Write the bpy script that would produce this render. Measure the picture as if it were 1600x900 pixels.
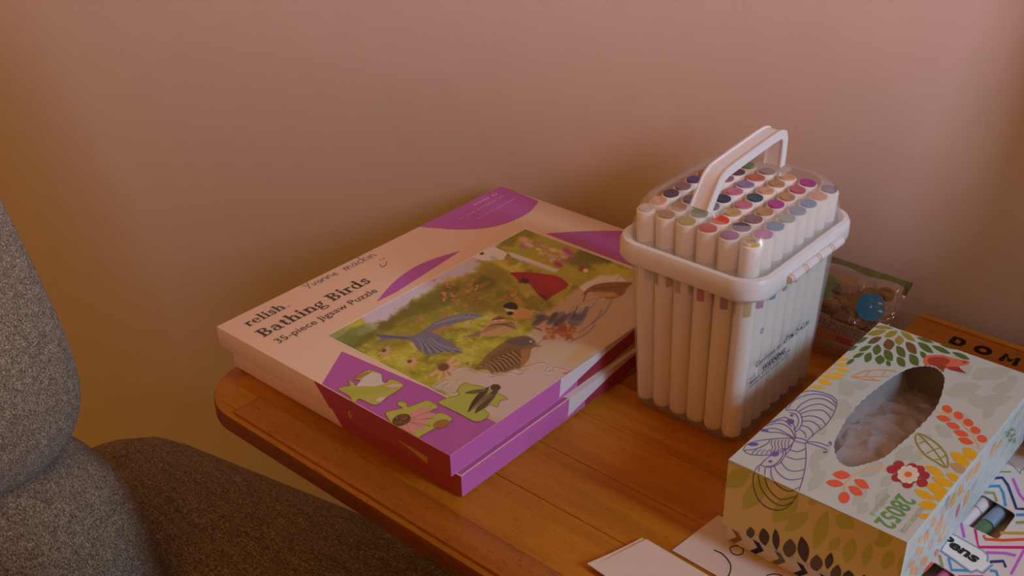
import bpy, bmesh, math, random
import numpy as np
from mathutils import Vector, Matrix, noise as mnoise

for o in list(bpy.data.objects): bpy.data.objects.remove(o)
scene = bpy.context.scene
COL = scene.collection
random.seed(7)

# ------------------------------------------------------------------ camera
ZT = 0.80                       # height of the table top
CAM_Z = ZT + 0.4447
F_PX = 1758.80
CX = Vector((0.75347975, 0.65717789, -0.01963379))     # camera right in world
CY = Vector((0.31324089, -0.38507798, -0.86809855))    # camera down
CZ = Vector((-0.57805572, 0.64794457, -0.49600344))    # camera forward
cam_d = bpy.data.cameras.new('camera'); cam = bpy.data.objects.new('camera', cam_d); COL.objects.link(cam)
cam.matrix_world = Matrix(((CX.x, -CY.x, -CZ.x, 0), (CX.y, -CY.y, -CZ.y, 0), (CX.z, -CY.z, -CZ.z, CAM_Z), (0, 0, 0, 1)))
cam_d.sensor_width = 36; cam_d.lens = F_PX / 1600 * 36; cam_d.clip_start = 0.01
scene.camera = cam
EYE = Vector((0, 0, CAM_Z))

# ------------------------------------------------------------------ light
def lin(c): 
    return tuple((v / 255 / 12.92 if v / 255 <= .04045 else ((v / 255 + .055) / 1.055) ** 2.4) for v in c)
w = bpy.data.worlds.new('room_ambience'); scene.world = w; w.use_nodes = True
AMB = (0.41, 0.160, 0.022); COOL = (23.0, 34.0, 44.0); WALL_FILL = (70.0, 50.0, 57.0)
w.node_tree.nodes['Background'].inputs[0].default_value = (*AMB, 1)
w.node_tree.nodes['Background'].inputs[1].default_value = 1.0
def area(name, loc, target, sx, sy, col, power):
    l = bpy.data.lights.new(name, 'AREA'); l.shape = 'RECTANGLE'; l.size = sx; l.size_y = sy; l.color = col; l.energy = power
    o = bpy.data.objects.new(name, l); COL.objects.link(o); o.location = loc
    o.rotation_euler = (Vector(target) - Vector(loc)).to_track_quat('-Z', 'Y').to_euler()
    return o
WIN = dict(x=2.30, y0=0.48, y1=0.69, z0=1.60, z1=2.60)
area('window_daylight', (2.27, (WIN['y0'] + WIN['y1']) / 2, (WIN['z0'] + WIN['z1']) / 2), (1.27, (WIN['y0'] + WIN['y1']) / 2, 1.65),
     WIN['y1'] - WIN['y0'], WIN['z1'] - WIN['z0'], tuple(c / max(COOL) for c in COOL), max(COOL))
WB = dict(y0=-1.75, y1=-0.80, z0=1.60, z1=2.60)  # added light in window form, there to brighten the back wall
area('added_wall_fill', (2.27, (WB['y0'] + WB['y1']) / 2, (WB['z0'] + WB['z1']) / 2), (1.27, (WB['y0'] + WB['y1']) / 2 + .6, 1.65),
     WB['y1'] - WB['y0'], WB['z1'] - WB['z0'], tuple(c / max(WALL_FILL) for c in WALL_FILL), max(WALL_FILL))
vs = scene.view_settings
vs.view_transform = 'Standard'; vs.look = 'None'; vs.exposure = 0.0; vs.gamma = 1.0; vs.use_curve_mapping = False

# ------------------------------------------------------------------ pixel of the photo -> point of a surface
def ray(p): 
    return CX * ((p[0] - 800) / F_PX) + CY * ((p[1] - 450) / F_PX) + CZ
def on_z(p, z):
    r = ray(p); return EYE + r * ((z - CAM_Z) / r.z)
def on_y(p, y):
    r = ray(p); return EYE + r * (y / r.y)
def on_x(p, x):
    r = ray(p); return EYE + r * (x / r.x)
def on_plane(p, q, n):
    r = ray(p); return EYE + r * ((q - EYE).dot(n) / r.dot(n))

# ------------------------------------------------------------------ materials
MATS = {}
def mat(name, col=(.8, .8, .8), rough=.5, spec=.5, metal=0, build=None):
    if name in MATS: return MATS[name]
    m = bpy.data.materials.new(name); m.use_nodes = True; nt = m.node_tree
    b = nt.nodes['Principled BSDF']
    b.inputs['Base Color'].default_value = (*col[:3], 1); b.inputs['Roughness'].default_value = rough
    b.inputs['Specular IOR Level'].default_value = spec; b.inputs['Metallic'].default_value = metal
    if build: build(nt, b)
    MATS[name] = m; return m
def node(nt, kind, **kw):
    n = nt.nodes.new(kind)
    for k, v in kw.items():
        if k in n.inputs: n.inputs[k].default_value = v
        else: setattr(n, k, v)
    return n
def coords(nt, scale=(1, 1, 1), rot=(0, 0, 0)):
    t = node(nt, 'ShaderNodeTexCoord'); m = node(nt, 'ShaderNodeMapping')
    m.inputs['Scale'].default_value = scale; m.inputs['Rotation'].default_value = rot
    nt.links.new(t.outputs['Object'], m.inputs['Vector']); return m.outputs['Vector']
def ramp(nt, fac, stops):
    r = node(nt, 'ShaderNodeValToRGB'); e = r.color_ramp.elements
    while len(e) < len(stops): e.new(.5)
    for i, (p, c) in enumerate(stops): e[i].position = p; e[i].color = (*c, 1)
    nt.links.new(fac, r.inputs['Fac']); return r.outputs['Color']
def mixc(nt, fac, a, b, mode='MIX'):
    m = node(nt, 'ShaderNodeMix', data_type='RGBA', blend_type=mode)
    if isinstance(fac, (int, float)): m.inputs[0].default_value = fac
    else: nt.links.new(fac, m.inputs[0])
    for i, v in ((6, a), (7, b)):
        if isinstance(v, tuple): m.inputs[i].default_value = (*v[:3], 1)
        else: nt.links.new(v, m.inputs[i])
    return m.outputs[2]
def bump(nt, b, h, strength, dist):
    n = node(nt, 'ShaderNodeBump'); n.inputs['Strength'].default_value = strength; n.inputs['Distance'].default_value = dist
    nt.links.new(h, n.inputs['Height']); nt.links.new(n.outputs['Normal'], b.inputs['Normal'])

def b_wall(nt, b):
    v = coords(nt)
    n1 = node(nt, 'ShaderNodeTexNoise', Scale=240.0, Detail=3.0); nt.links.new(v, n1.inputs['Vector'])
    n2 = node(nt, 'ShaderNodeTexNoise', Scale=22.0, Detail=2.0); nt.links.new(v, n2.inputs['Vector'])
    c = mixc(nt, n2.outputs['Fac'], (.67, .63, .63), (.71, .67, .67)); nt.links.new(c, b.inputs['Base Color'])
    a = node(nt, 'ShaderNodeMath', operation='MULTIPLY_ADD'); a.inputs[1].default_value = .35
    nt.links.new(n1.outputs['Fac'], a.inputs[0]); nt.links.new(n2.outputs['Fac'], a.inputs[2])
    bump(nt, b, a.outputs[0], .25, .0015)
M_WALL = mat('painted_plaster', rough=.75, spec=.25, build=b_wall)
M_TRIM = mat('white_gloss_trim', (.75, .73, .7), .35)
def b_floor(nt, b):
    v = coords(nt); n = node(nt, 'ShaderNodeTexNoise', Scale=500.0, Detail=3.0); nt.links.new(v, n.inputs['Vector'])
    nt.links.new(mixc(nt, n.outputs['Fac'], (.30, .25, .2), (.45, .39, .33)), b.inputs['Base Color']); bump(nt, b, n.outputs['Fac'], .6, .004)
M_FLOOR = mat('beige_carpet', rough=.95, spec=.1, build=b_floor)

def wood(name, c0, c1, cp, rough=.36, seed=0.0, sx=1.0, axis='x'):
    def bld(nt, b):
        sc = lambda a, c: (a, c, c) if axis == 'x' else (c, a, c)
        t = node(nt, 'ShaderNodeTexCoord'); oi = node(nt, 'ShaderNodeObjectInfo')
        off = node(nt, 'ShaderNodeVectorMath', operation='SCALE'); off.inputs['Scale'].default_value = 7.0 + seed
        comb = node(nt, 'ShaderNodeCombineXYZ'); nt.links.new(oi.outputs['Random'], comb.inputs[0]); nt.links.new(oi.outputs['Random'], comb.inputs[1])
        nt.links.new(comb.outputs[0], off.inputs[0])
        add = node(nt, 'ShaderNodeVectorMath', operation='ADD'); nt.links.new(t.outputs['Object'], add.inputs[0]); nt.links.new(off.outputs[0], add.inputs[1])
        def mp(s):
            m = node(nt, 'ShaderNodeMapping'); m.inputs['Scale'].default_value = s; nt.links.new(add.outputs[0], m.inputs['Vector']); return m.outputs[0]
        n1 = node(nt, 'ShaderNodeTexNoise', Scale=1.0, Detail=5.0, Roughness=.6, Distortion=.35); nt.links.new(mp(sc(5 * sx, 70)), n1.inputs['Vector'])
        n2 = node(nt, 'ShaderNodeTexNoise', Scale=1.0, Detail=2.0); nt.links.new(mp(sc(170 * sx, 1100)), n2.inputs['Vector'])
        n3 = node(nt, 'ShaderNodeTexNoise', Scale=1.0, Detail=2.0); nt.links.new(mp(sc(14 * sx, 14)), n3.inputs['Vector'])
        base = ramp(nt, n1.outputs['Fac'], [(.30, c0), (.70, c1)])
        pore = ramp(nt, n2.outputs['Fac'], [(.58, (0, 0, 0)), (.74, (.8, .8, .8))])
        c = mixc(nt, pore, base, cp)
        hv = node(nt, 'ShaderNodeHueSaturation'); nt.links.new(c, hv.inputs['Color'])
        mr = node(nt, 'ShaderNodeMapRange'); mr.inputs[3].default_value = .93; mr.inputs[4].default_value = 1.07
        nt.links.new(oi.outputs['Random'], mr.inputs[0]); nt.links.new(mr.outputs[0], hv.inputs['Value'])
        c2 = mixc(nt, .25, hv.outputs[0], n3.outputs['Fac'], 'OVERLAY')
        nt.links.new(c2, b.inputs['Base Color'])
        rr = node(nt, 'ShaderNodeMapRange'); rr.inputs[3].default_value = rough - .08; rr.inputs[4].default_value = rough + .14
        nt.links.new(n3.outputs['Fac'], rr.inputs[0]); nt.links.new(rr.outputs[0], b.inputs['Roughness'])
        bump(nt, b, n2.outputs['Fac'], .12, .0006)
    return mat(name, rough=rough, spec=.22, build=bld)
M_WOOD = wood('varnished_orange_wood', (.35, .128, .007), (.53, .210, .014), (.22, .068, .004))
M_WOODE = wood('table_edge_wood', (.30, .100, .008), (.44, .160, .016), (.15, .042, .004), rough=.3, seed=3)
M_PINE = wood('light_domino_wood', (.46, .19, .025), (.60, .27, .045), (.34, .12, .018), rough=.45, seed=5, sx=2)

def b_fabric(c0, c1, c2):
    def bld(nt, b):
        v = coords(nt)
        mul = node(nt, 'ShaderNodeTexVoronoi', Scale=1.0); mv = node(nt, 'ShaderNodeMapping'); mv.inputs['Scale'].default_value = (620, 1150, 950)
        nt.links.new(v, mv.inputs['Vector']); nt.links.new(mv.outputs[0], mul.inputs['Vector'])
        ns = node(nt, 'ShaderNodeTexNoise', Scale=1.0, Detail=3.0, Roughness=.65)
        mm = node(nt, 'ShaderNodeMapping'); mm.inputs['Scale'].default_value = (260, 900, 700); nt.links.new(v, mm.inputs['Vector']); nt.links.new(mm.outputs[0], ns.inputs['Vector'])
        n2 = node(nt, 'ShaderNodeTexNoise', Scale=1.0, Detail=2.0)
        mm2 = node(nt, 'ShaderNodeMapping'); mm2.inputs['Scale'].default_value = (30, 190, 150); nt.links.new(v, mm2.inputs['Vector']); nt.links.new(mm2.outputs[0], n2.inputs['Vector'])
        a = ramp(nt, ns.outputs['Fac'], [(.34, c0), (.52, c1), (.70, c2)])
        k = ramp(nt, mul.outputs[0], [(.15, (1.2, 1.2, 1.2)), (.75, (.42, .42, .42))])
        c = mixc(nt, 1.0, a, k, 'MULTIPLY'); c = mixc(nt, .5, c, n2.outputs['Fac'], 'OVERLAY')
        nt.links.new(c, b.inputs['Base Color'])
        s = node(nt, 'ShaderNodeMath', operation='MULTIPLY_ADD'); s.inputs[1].default_value = .6
        nt.links.new(ns.outputs['Fac'], s.inputs[0]); nt.links.new(mul.outputs[0], s.inputs[2])
        bump(nt, b, s.outputs[0], .7, .0015)
        b.inputs['Sheen Weight'].default_value = .15
    return bld
M_FAB = mat('grey_brown_weave', rough=.95, spec=.05, build=b_fabric((.13, .104, .075), (.33, .265, .185), (.56, .47, .34)))

def clear(name, alpha, col=(.85, .85, .87), rough=.12, ior=1.4, tint=(1, 1, 1), bumpy=None):
    # clear sheet: see-through, a mirror glint by angle and a little milky haze
    def bld(nt, b):
        out = nt.nodes['Material Output']; tr = node(nt, 'ShaderNodeBsdfTransparent'); tr.inputs[0].default_value = (*tint, 1)
        gl_ = node(nt, 'ShaderNodeBsdfGlossy'); gl_.inputs['Roughness'].default_value = rough
        df = node(nt, 'ShaderNodeBsdfDiffuse'); df.inputs[0].default_value = (*col, 1)
        m1 = node(nt, 'ShaderNodeMixShader'); m1.inputs[0].default_value = alpha
        nt.links.new(tr.outputs[0], m1.inputs[1]); nt.links.new(df.outputs[0], m1.inputs[2])
        mx = node(nt, 'ShaderNodeMixShader'); lw = node(nt, 'ShaderNodeLayerWeight'); lw.inputs['Blend'].default_value = .5; pw_ = node(nt, 'ShaderNodeMath', operation='POWER'); pw_.inputs[1].default_value = 5.0; nt.links.new(lw.outputs['Facing'], pw_.inputs[0]); fr = node(nt, 'ShaderNodeMath', operation='MULTIPLY_ADD'); nt.links.new(pw_.outputs[0], fr.inputs[0]); fr.inputs[1].default_value = .45; fr.inputs[2].default_value = ((ior - 1) / (ior + 1)) ** 2
        nt.links.new(fr.outputs[0], mx.inputs[0]); nt.links.new(m1.outputs[0], mx.inputs[1]); nt.links.new(gl_.outputs[0], mx.inputs[2]); nt.links.new(mx.outputs[0], out.inputs['Surface'])
        nt.nodes.remove(b)
        if bumpy:
            v = coords(nt); n = node(nt, 'ShaderNodeTexNoise', Scale=bumpy[0], Detail=2.0, Distortion=1.5); nt.links.new(v, n.inputs['Vector'])
            bp = node(nt, 'ShaderNodeBump'); bp.inputs['Strength'].default_value = bumpy[1]; bp.inputs['Distance'].default_value = bumpy[2]
            nt.links.new(n.outputs['Fac'], bp.inputs['Height'])
            nt.links.new(bp.outputs[0], gl_.inputs['Normal']); nt.links.new(bp.outputs[0], lw.inputs['Normal'])
    return mat(name, build=bld)
M_BODY = clear('frosted_clear_plastic', .13, rough=.3, ior=1.45)
M_LID = clear('clear_lid_plastic', .12, rough=.2, ior=1.4)
M_FILM = clear('crinkled_clear_film', .34, rough=.12, ior=1.9, col=(.8, .78, .8), bumpy=(60, .35, .004))
M_BAG = clear('crinkled_bag_film', .03, rough=.14, ior=2.1, col=(.7, .62, .62), bumpy=(90, .6, .004))
M_WRAP = clear('shrink_wrap_film', .05, rough=.2, ior=1.4, col=(.85, .82, .85), bumpy=(100, .4, .003))
M_WHITEP = mat('white_plastic', (.76, .76, .77), .35)
M_BARREL = mat('white_marker_plastic', (.92, .86, .78), .42)
M_CARD = mat('inside_grey_card', (.62, .50, .40), .8, .2)

# ink: flat print in the colour stored on each face
def b_ink(nt, b):
    a = node(nt, 'ShaderNodeAttribute', attribute_name='ink'); nt.links.new(a.outputs['Color'], b.inputs['Base Color'])
M_INK = mat('printed_ink', rough=.42, spec=.35, build=b_ink)
M_INKM = mat('printed_ink_matt', rough=.7, spec=.2, build=b_ink)

# ------------------------------------------------------------------ object helpers
def place(o, parent=None):
    COL.objects.link(o)
    if parent is not None: o.parent = parent
    return o
def root_loc(p):
    v = Vector((0, 0, 0))
    while p is not None: v += p.location; p = p.parent
    return v
def mesh_obj(name, verts, faces, m, parent=None, smooth=False, origin=None):
    """verts in world space; the object's origin is its thing's base"""
    base = root_loc(parent) if parent is not None else Vector(origin or (0, 0, 0))
    me = bpy.data.meshes.new(name); me.from_pydata([tuple(Vector(v) - base) for v in verts], [], faces); me.update()
    if m: me.materials.append(m)
    if smooth: me.polygons.foreach_set('use_smooth', [True] * len(me.polygons))
    o = bpy.data.objects.new(name, me)
    if parent is None: o.location = base
    return place(o, parent)
def bm_obj(name, bm, m, parent=None, smooth=False, origin=None, angle=None):
    base = root_loc(parent) if parent is not None else Vector(origin or (0, 0, 0))
    for v in bm.verts: v.co -= base
    bmesh.ops.recalc_face_normals(bm, faces=bm.faces)
    me = bpy.data.meshes.new(name); bm.to_mesh(me); bm.free()
    if m: me.materials.append(m)
    if smooth: me.polygons.foreach_set('use_smooth', [True] * len(me.polygons))
    if angle is not None: me.set_sharp_from_angle(angle=math.radians(angle))
    o = bpy.data.objects.new(name, me)
    if parent is None: o.location = base
    return place(o, parent)
def empty(name, loc): 
    o = bpy.data.objects.new(name, None); o.location = loc; o.empty_display_size = .02; return place(o)
def tag(o, label, cat, group=None):
    o['label'] = label; o['category'] = cat
    if group: o['group'] = group
    return o
def struct(o): o['kind'] = 'structure'; return o
def add_box(bm, x0, x1, y0, y1, z0, z1, bev=0, seg=2):
    r = bmesh.ops.create_cube(bm, size=1.0)
    for v in r['verts']:
        v.co = Vector((x0 + (v.co.x + .5) * (x1 - x0), y0 + (v.co.y + .5) * (y1 - y0), z0 + (v.co.z + .5) * (z1 - z0)))
    if bev:
        es = list({e for v in r['verts'] for e in v.link_edges})
        bmesh.ops.bevel(bm, geom=es, offset=bev, segments=seg, affect='EDGES', profile=.5)
def box(name, x0, x1, y0, y1, z0, z1, m, parent=None, bev=0, seg=2, origin=None):
    bm = bmesh.new(); add_box(bm, x0, x1, y0, y1, z0, z1, bev, seg)
    return bm_obj(name, bm, m, parent, smooth=bool(bev), origin=origin, angle=40)
def rrect(cx, cy, hx, hy, r, n=8):
    pts = []
    for k, (sx, sy, a0) in enumerate(((1, 1, 0), (-1, 1, 90), (-1, -1, 180), (1, -1, 270))):
        for i in range(n + 1):
            a = math.radians(a0 + 90 * i / n); pts.append((cx + sx * (hx - r) + r * math.cos(a), cy + sy * (hy - r) + r * math.sin(a)))
    return pts
def loft(rings, cap0=True, cap1=True):
    """rings: lists of 3-D points, same count"""
    V = [p for r in rings for p in r]; n = len(rings[0]); Fc = []
    for k in range(len(rings) - 1):
        for i in range(n):
            j = (i + 1) % n; Fc.append((k * n + i, k * n + j, (k + 1) * n + j, (k + 1) * n + i))
    if cap0: Fc.append(tuple(range(n - 1, -1, -1)))
    if cap1: Fc.append(tuple(range((len(rings) - 1) * n, len(rings) * n)))
    return V, Fc
def loft_obj(name, rings, m, parent=None, cap0=True, cap1=True, smooth=True, angle=35, origin=None):
    V, Fc = loft(rings, cap0, cap1); bm = bmesh.new(); vs_ = [bm.verts.new(v) for v in V]
    for f in Fc: bm.faces.new([vs_[i] for i in f])
    return bm_obj(name, bm, m, parent, smooth, origin, angle)
def tube_obj(name, pts, r, m, parent=None, n=8, origin=None, flat=(1, 1)):
    rings = []; P = [Vector(p) for p in pts]
    for i, p in enumerate(P):
        t = (P[min(i + 1, len(P) - 1)] - P[max(i - 1, 0)]).normalized(); a = t.orthogonal().normalized(); b_ = t.cross(a)
        rr = r[i] if isinstance(r, (list, tuple)) else r
        rings.append([tuple(p + a * rr * math.cos(2 * math.pi * k / n) + b_ * rr * math.sin(2 * math.pi * k / n)) for k in range(n)])
    return loft_obj(name, rings, m, parent, origin=origin)

class Ink:
    """flat print: polygons and pen lines traced on a surface; surf maps a traced point to (point, normal)"""
    def __init__(s, surf, ref=(.485, .223, .127), keep=.8): s.surf = surf; s.V = []; s.F = []; s.C = []; s.ref = ref; s.keep = keep
    def col(s, c):
        l = lin(c); return tuple(min(.92, l[i] / s.ref[i] * s.keep) for i in range(3))
    def poly(s, pts, c, layer=1, raw=None):
        i0 = len(s.V); cc = raw or s.col(c)
        for p in pts:
            q, n = s.surf(p); s.V.append(tuple(q + n * (.00005 * layer + .000004 * (len(s.F) % 11))))
        s.F.append(tuple(range(i0, i0 + len(pts)))); s.C.append(cc)
    def line(s, pts, w, c, layer=2, raw=None, closed=False, smooth=True):
        P = smooth_line(pts, closed) if smooth and len(pts) > 2 else [Vector(p) for p in pts]
        if closed: P = P + [P[0], P[1]]
        L = []; R = []
        for i, p in enumerate(P):
            t = P[min(i + 1, len(P) - 1)] - P[max(i - 1, 0)]
            if t.length < 1e-9: t = Vector((1, 0))
            t.normalize(); nrm = Vector((-t.y, t.x)) * w * .5; L.append(p + nrm); R.append(p - nrm)
        for i in range(len(P) - 1): s.poly([L[i], L[i + 1], R[i + 1], R[i]], c, layer, raw)
    def leaf(s, p0, p1, hw, c, layer=1, n=7, fat=.5):
        p0 = Vector(p0); p1 = Vector(p1); d = p1 - p0; nv = Vector((-d.y, d.x)).normalized()
        up = []; dn = []
        for i in range(1, n):
            t = i / n; wd = hw * math.sin(math.pi * t ** (math.log(.5) / math.log(fat))) ** .85; up.append(p0 + d * t + nv * wd); dn.append(p0 + d * t - nv * wd)
        s.poly([p0] + up + [p1] + dn[::-1], c, layer)
    def dot(s, p, rx, ry, c, layer=2, n=14, rot=0, raw=None):
        cr, sr = math.cos(rot), math.sin(rot)
        s.poly([(p[0] + rx * math.cos(2 * math.pi * k / n) * cr - ry * math.sin(2 * math.pi * k / n) * sr, p[1] + rx * math.cos(2 * math.pi * k / n) * sr + ry * math.sin(2 * math.pi * k / n) * cr) for k in range(n)], c, layer, raw)
    def build(s, name, parent, m=None, label=None):
        o = mesh_obj(name, s.V, s.F, m or M_INK, parent); me = o.data
        at = me.color_attributes.new('ink', 'FLOAT_COLOR', 'CORNER'); arr = []
        for f, c in zip(s.F, s.C): arr.extend([c[0], c[1], c[2], 1.0] * len(f))
        at.data.foreach_set('color', arr)
        if label: o['label'] = label
        return o
def smooth_line(pts, closed=False, sub=4):
    P = [Vector(p) for p in pts]; n = len(P); out = []
    rng = range(n) if closed else range(n - 1)
    g = (lambda i: P[i % n]) if closed else (lambda i: P[max(0, min(n - 1, i))])
    for i in rng:
        a, b, c, d = g(i - 1), g(i), g(i + 1), g(i + 2)
        for k in range(sub):
            t = k / sub
            out.append(.5 * ((2 * b) + (c - a) * t + (2 * a - 5 * b + 4 * c - d) * t * t + (3 * b - a - 3 * c + d) * t ** 3))
    if not closed: out.append(P[-1])
    return out
def zoomed(ox, oy, s):                                   # coordinates read from an enlarged view of the photograph
    return lambda pts: [(ox + x / s, oy + y / s) for x, y in pts]
def frame(o, e1, e2):                                    # flat lettering frame on a surface
    o, e1, e2 = Vector(o), Vector(e1), Vector(e2); n = e1.cross(e2).normalized()
    return lambda p: (o + e1 * p[0] + e2 * p[1], n)

def text_polys(s, bold=0.0, size=1.0, space=1.0):
    cu = bpy.data.curves.new('t', 'FONT'); cu.body = s; cu.size = size; cu.offset = bold; cu.space_character = space; cu.resolution_u = 3; cu.fill_mode = 'FRONT'
    o = bpy.data.objects.new('t', cu); COL.objects.link(o)
    dg = bpy.context.evaluated_depsgraph_get(); me = o.evaluated_get(dg).to_mesh()
    P = [[(me.vertices[i].co.x, me.vertices[i].co.y) for i in f.vertices] for f in me.polygons]
    o.evaluated_get(dg).to_mesh_clear(); bpy.data.objects.remove(o); bpy.data.curves.remove(cu)
    return P
def write(ink, s, start, length, height, c, bold=0.0, layer=3, space=1.0, raw=None):
    """text fitted into length x height of the ink's frame (height = cap height)"""
    P = text_polys(s, bold, 1.0, space); xs = [p[0] for q in P for p in q]; ys = [p[1] for q in P for p in q]
    x0, x1 = min(xs), max(xs); cap = .70
    for q in P: ink.poly([(start[0] + (x - x0) / (x1 - x0) * length, start[1] + y / cap * height) for x, y in q], c, layer, raw)

# bold slab-serif letters drawn from strokes (unit em, baseline 0)
def arc(cx, cy, rx, ry, a0, a1, n=12): return [(cx + rx * math.cos(math.radians(a0 + (a1 - a0) * i / n)), cy + ry * math.sin(math.radians(a0 + (a1 - a0) * i / n))) for i in range(n + 1)]
def rc(x0, x1, y0, y1): return ('P', [(x0, y0), (x1, y0), (x1, y1), (x0, y1)])
def ringp(cx, cy, rx, ry, wx, wy, a0=0, a1=360, n=20):      # ring with thick sides and thin top
    out = []; o = arc(cx, cy, rx, ry, a0, a1, n); i_ = arc(cx, cy, rx - wx, ry - wy, a0, a1, n)
    for k in range(n): out.append(('P', [o[k], o[k + 1], i_[k + 1], i_[k]]))
    return out
def stemf(x, h, top=True, bot=True, w=.14):
    out = [rc(x - w / 2, x + w / 2, 0, h)]
    if bot: out.append(rc(x - w / 2 - .07, x + w / 2 + .07, 0, .055))
    if top: out.append(('P', [(x - w / 2 - .08, h - .055), (x, h - .055), (x, h), (x - w / 2 - .08, h - .02)]))
    return out
SER = {
 'r': (.43, stemf(.15, .49) + [('L', [(.2, .33), (.25, .43), (.33, .46)], .07), ('P', arc(.36, .415, .065, .065, 0, 330))]),
 'e': (.52, ringp(.27, .24, .24, .26, .12, .055, 5, 318) + [rc(.1, .49, .235, .285)]),
 'l': (.31, stemf(.16, .75)), 'i': (.31, stemf(.16, .49) + [('P', arc(.15, .64, .09, .09, 0, 340))]),
 's': (.42, [('L', [(.35, .34), (.34, .42), (.24, .46), (.12, .42), (.1, .34), (.2, .27), (.31, .2), (.33, .1), (.22, .03), (.1, .05), (.07, .14)], .095)]),
 'h': (.63, stemf(.16, .75) + stemf(.47, .33, top=False) + [('L', [(.2, .34), (.28, .43), (.38, .45), (.46, .39), (.47, .28)], .09)]),
 'n': (.63, stemf(.16, .49) + stemf(.47, .33, top=False) + [('L', [(.2, .34), (.28, .43), (.38, .45), (.46, .39), (.47, .28)], .09)]),
 '.': (.2, [('P', arc(.09, .07, .08, .08, 0, 340))]),
 'B': (.68, [rc(.13, .28, 0, .70), rc(.04, .36, 0, .06), rc(.04, .36, .64, .70)] + ringp(.33, .53, .25, .17, .14, .06, -90, 90, 12) + ringp(.34, .19, .28, .19, .15, .06, -90, 90, 12) + [rc(.2, .36, .345, .395)]),
 'a': (.55, ringp(.23, .15, .19, .17, .11, .05) + [rc(.31, .44, .05, .36), rc(.36, .53, 0, .055), ('L', [(.1, .37), (.16, .45), (.28, .46), (.37, .42), (.38, .32)], .085)]),
 't': (.38, [rc(.11, .25, .07, .60), rc(.02, .35, .43, .485), ('L', [(.18, .1), (.21, .03), (.28, .02), (.35, .07)], .08)]),
 'g': (.55, ringp(.23, .31, .2, .18, .11, .05) + ringp(.25, -.11, .23, .13, .07, .06) + [('L', [(.14, .16), (.08, .08), (.14, .03), (.3, .02)], .09), ('L', [(.36, .42), (.44, .47), (.5, .45)], .08)]),
 'd': (.62, ringp(.25, .24, .22, .26, .12, .055) + stemf(.43, .75, bot=False) + [rc(.4, .58, 0, .055)]),
 ' ': (.24, []),
}
def serif_write(ink, s, start, length, c, layer=3):
    tot = sum(SER[ch][0] for ch in s); k = length / tot; x = 0
    for ch in s:
        adv, parts = SER[ch]; f = lambda p: (start[0] + (x + p[0]) * k, start[1] + p[1] * k)
        for pt in parts:
            if pt[0] == 'P': ink.poly([f(p) for p in pt[1]], c, layer)
            else: ink.line([f(p) for p in pt[1]], pt[2] * k, c, layer)
        x += adv
HAND = {'Y': (.6, [[(.05, .75), (.25, .4)], [(.55, .8), (.15, -.05)]]), 'v': (.4, [[(.02, .4), (.15, .02), (.35, .42)]]),
 'o': (.42, [[(.2, .4), (.05, .2), (.2, .0), (.36, .2), (.2, .4)]]), 'n': (.48, [[(.05, .4), (.06, .0), (.1, .3), (.25, .4), (.36, .25), (.4, .0)]]),
 'e': (.42, [[(.06, .2), (.34, .24), (.22, .42), (.06, .22), (.18, .0), (.4, .08)]]), 'm': (.66, [[(.05, .42), (.06, .0), (.1, .32), (.22, .4), (.3, .0), (.34, .32), (.48, .4), (.58, .0)]]),
 'a': (.46, [[(.36, .38), (.16, .38), (.06, .15), (.2, .0), (.36, .3), (.36, .05), (.44, .0)]]), 'c': (.38, [[(.34, .36), (.16, .38), (.06, .15), (.2, .0), (.36, .08)]]),
 'k': (.42, [[(.08, .75), (.08, .0)], [(.34, .42), (.1, .2), (.36, .0)]]), 'i': (.2, [[(.08, .4), (.1, .0)], [(.1, .56), (.11, .58)]]), ' ': (.5, [])}
def hand_write(ink, s, start, length, c, w, layer=3):
    tot = sum(HAND[ch][0] for ch in s); k = length / tot; x = 0; rnd = random.Random(3)
    for ch in s:
        adv, parts = HAND[ch]; j = rnd.uniform(-.05, .05)
        for pt in parts: ink.line([(start[0] + (x + p[0]) * k, start[1] + (p[1] + j) * k) for p in pt], w, c, layer)
        x += adv

# ================================================================== THE ROOM
WY = 0.715
FZ = -.14                        # floor level
struct(box('wall_back', -3.4, 2.42, WY, WY + .12, FZ, 2.8, M_WALL))
struct(box('floor', -3.4, 2.42, -2.6, WY + .12, FZ - .08, FZ, M_FLOOR))
struct(box('baseboard_back', -3.4, 2.29, WY - .016, WY, FZ, FZ + .09, M_TRIM, bev=.004))
bm = bmesh.new(); W = WIN
for (a0, a1, b0, b1) in ((-2.6, WB['y0'], FZ, 2.8), (WB['y1'], W['y0'], FZ, 2.8), (W['y1'], WY, FZ, 2.8), (W['y0'], W['y1'], FZ, W['z0']), (W['y0'], W['y1'], W['z1'], 2.8), (WB['y0'], WB['y1'], FZ, WB['z0']), (WB['y0'], WB['y1'], WB['z1'], 2.8)):
    add_box(bm, W['x'], W['x'] + .12, a0, a1, b0, b1)
struct(bm_obj('wall_right', bm, M_WALL))
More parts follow.
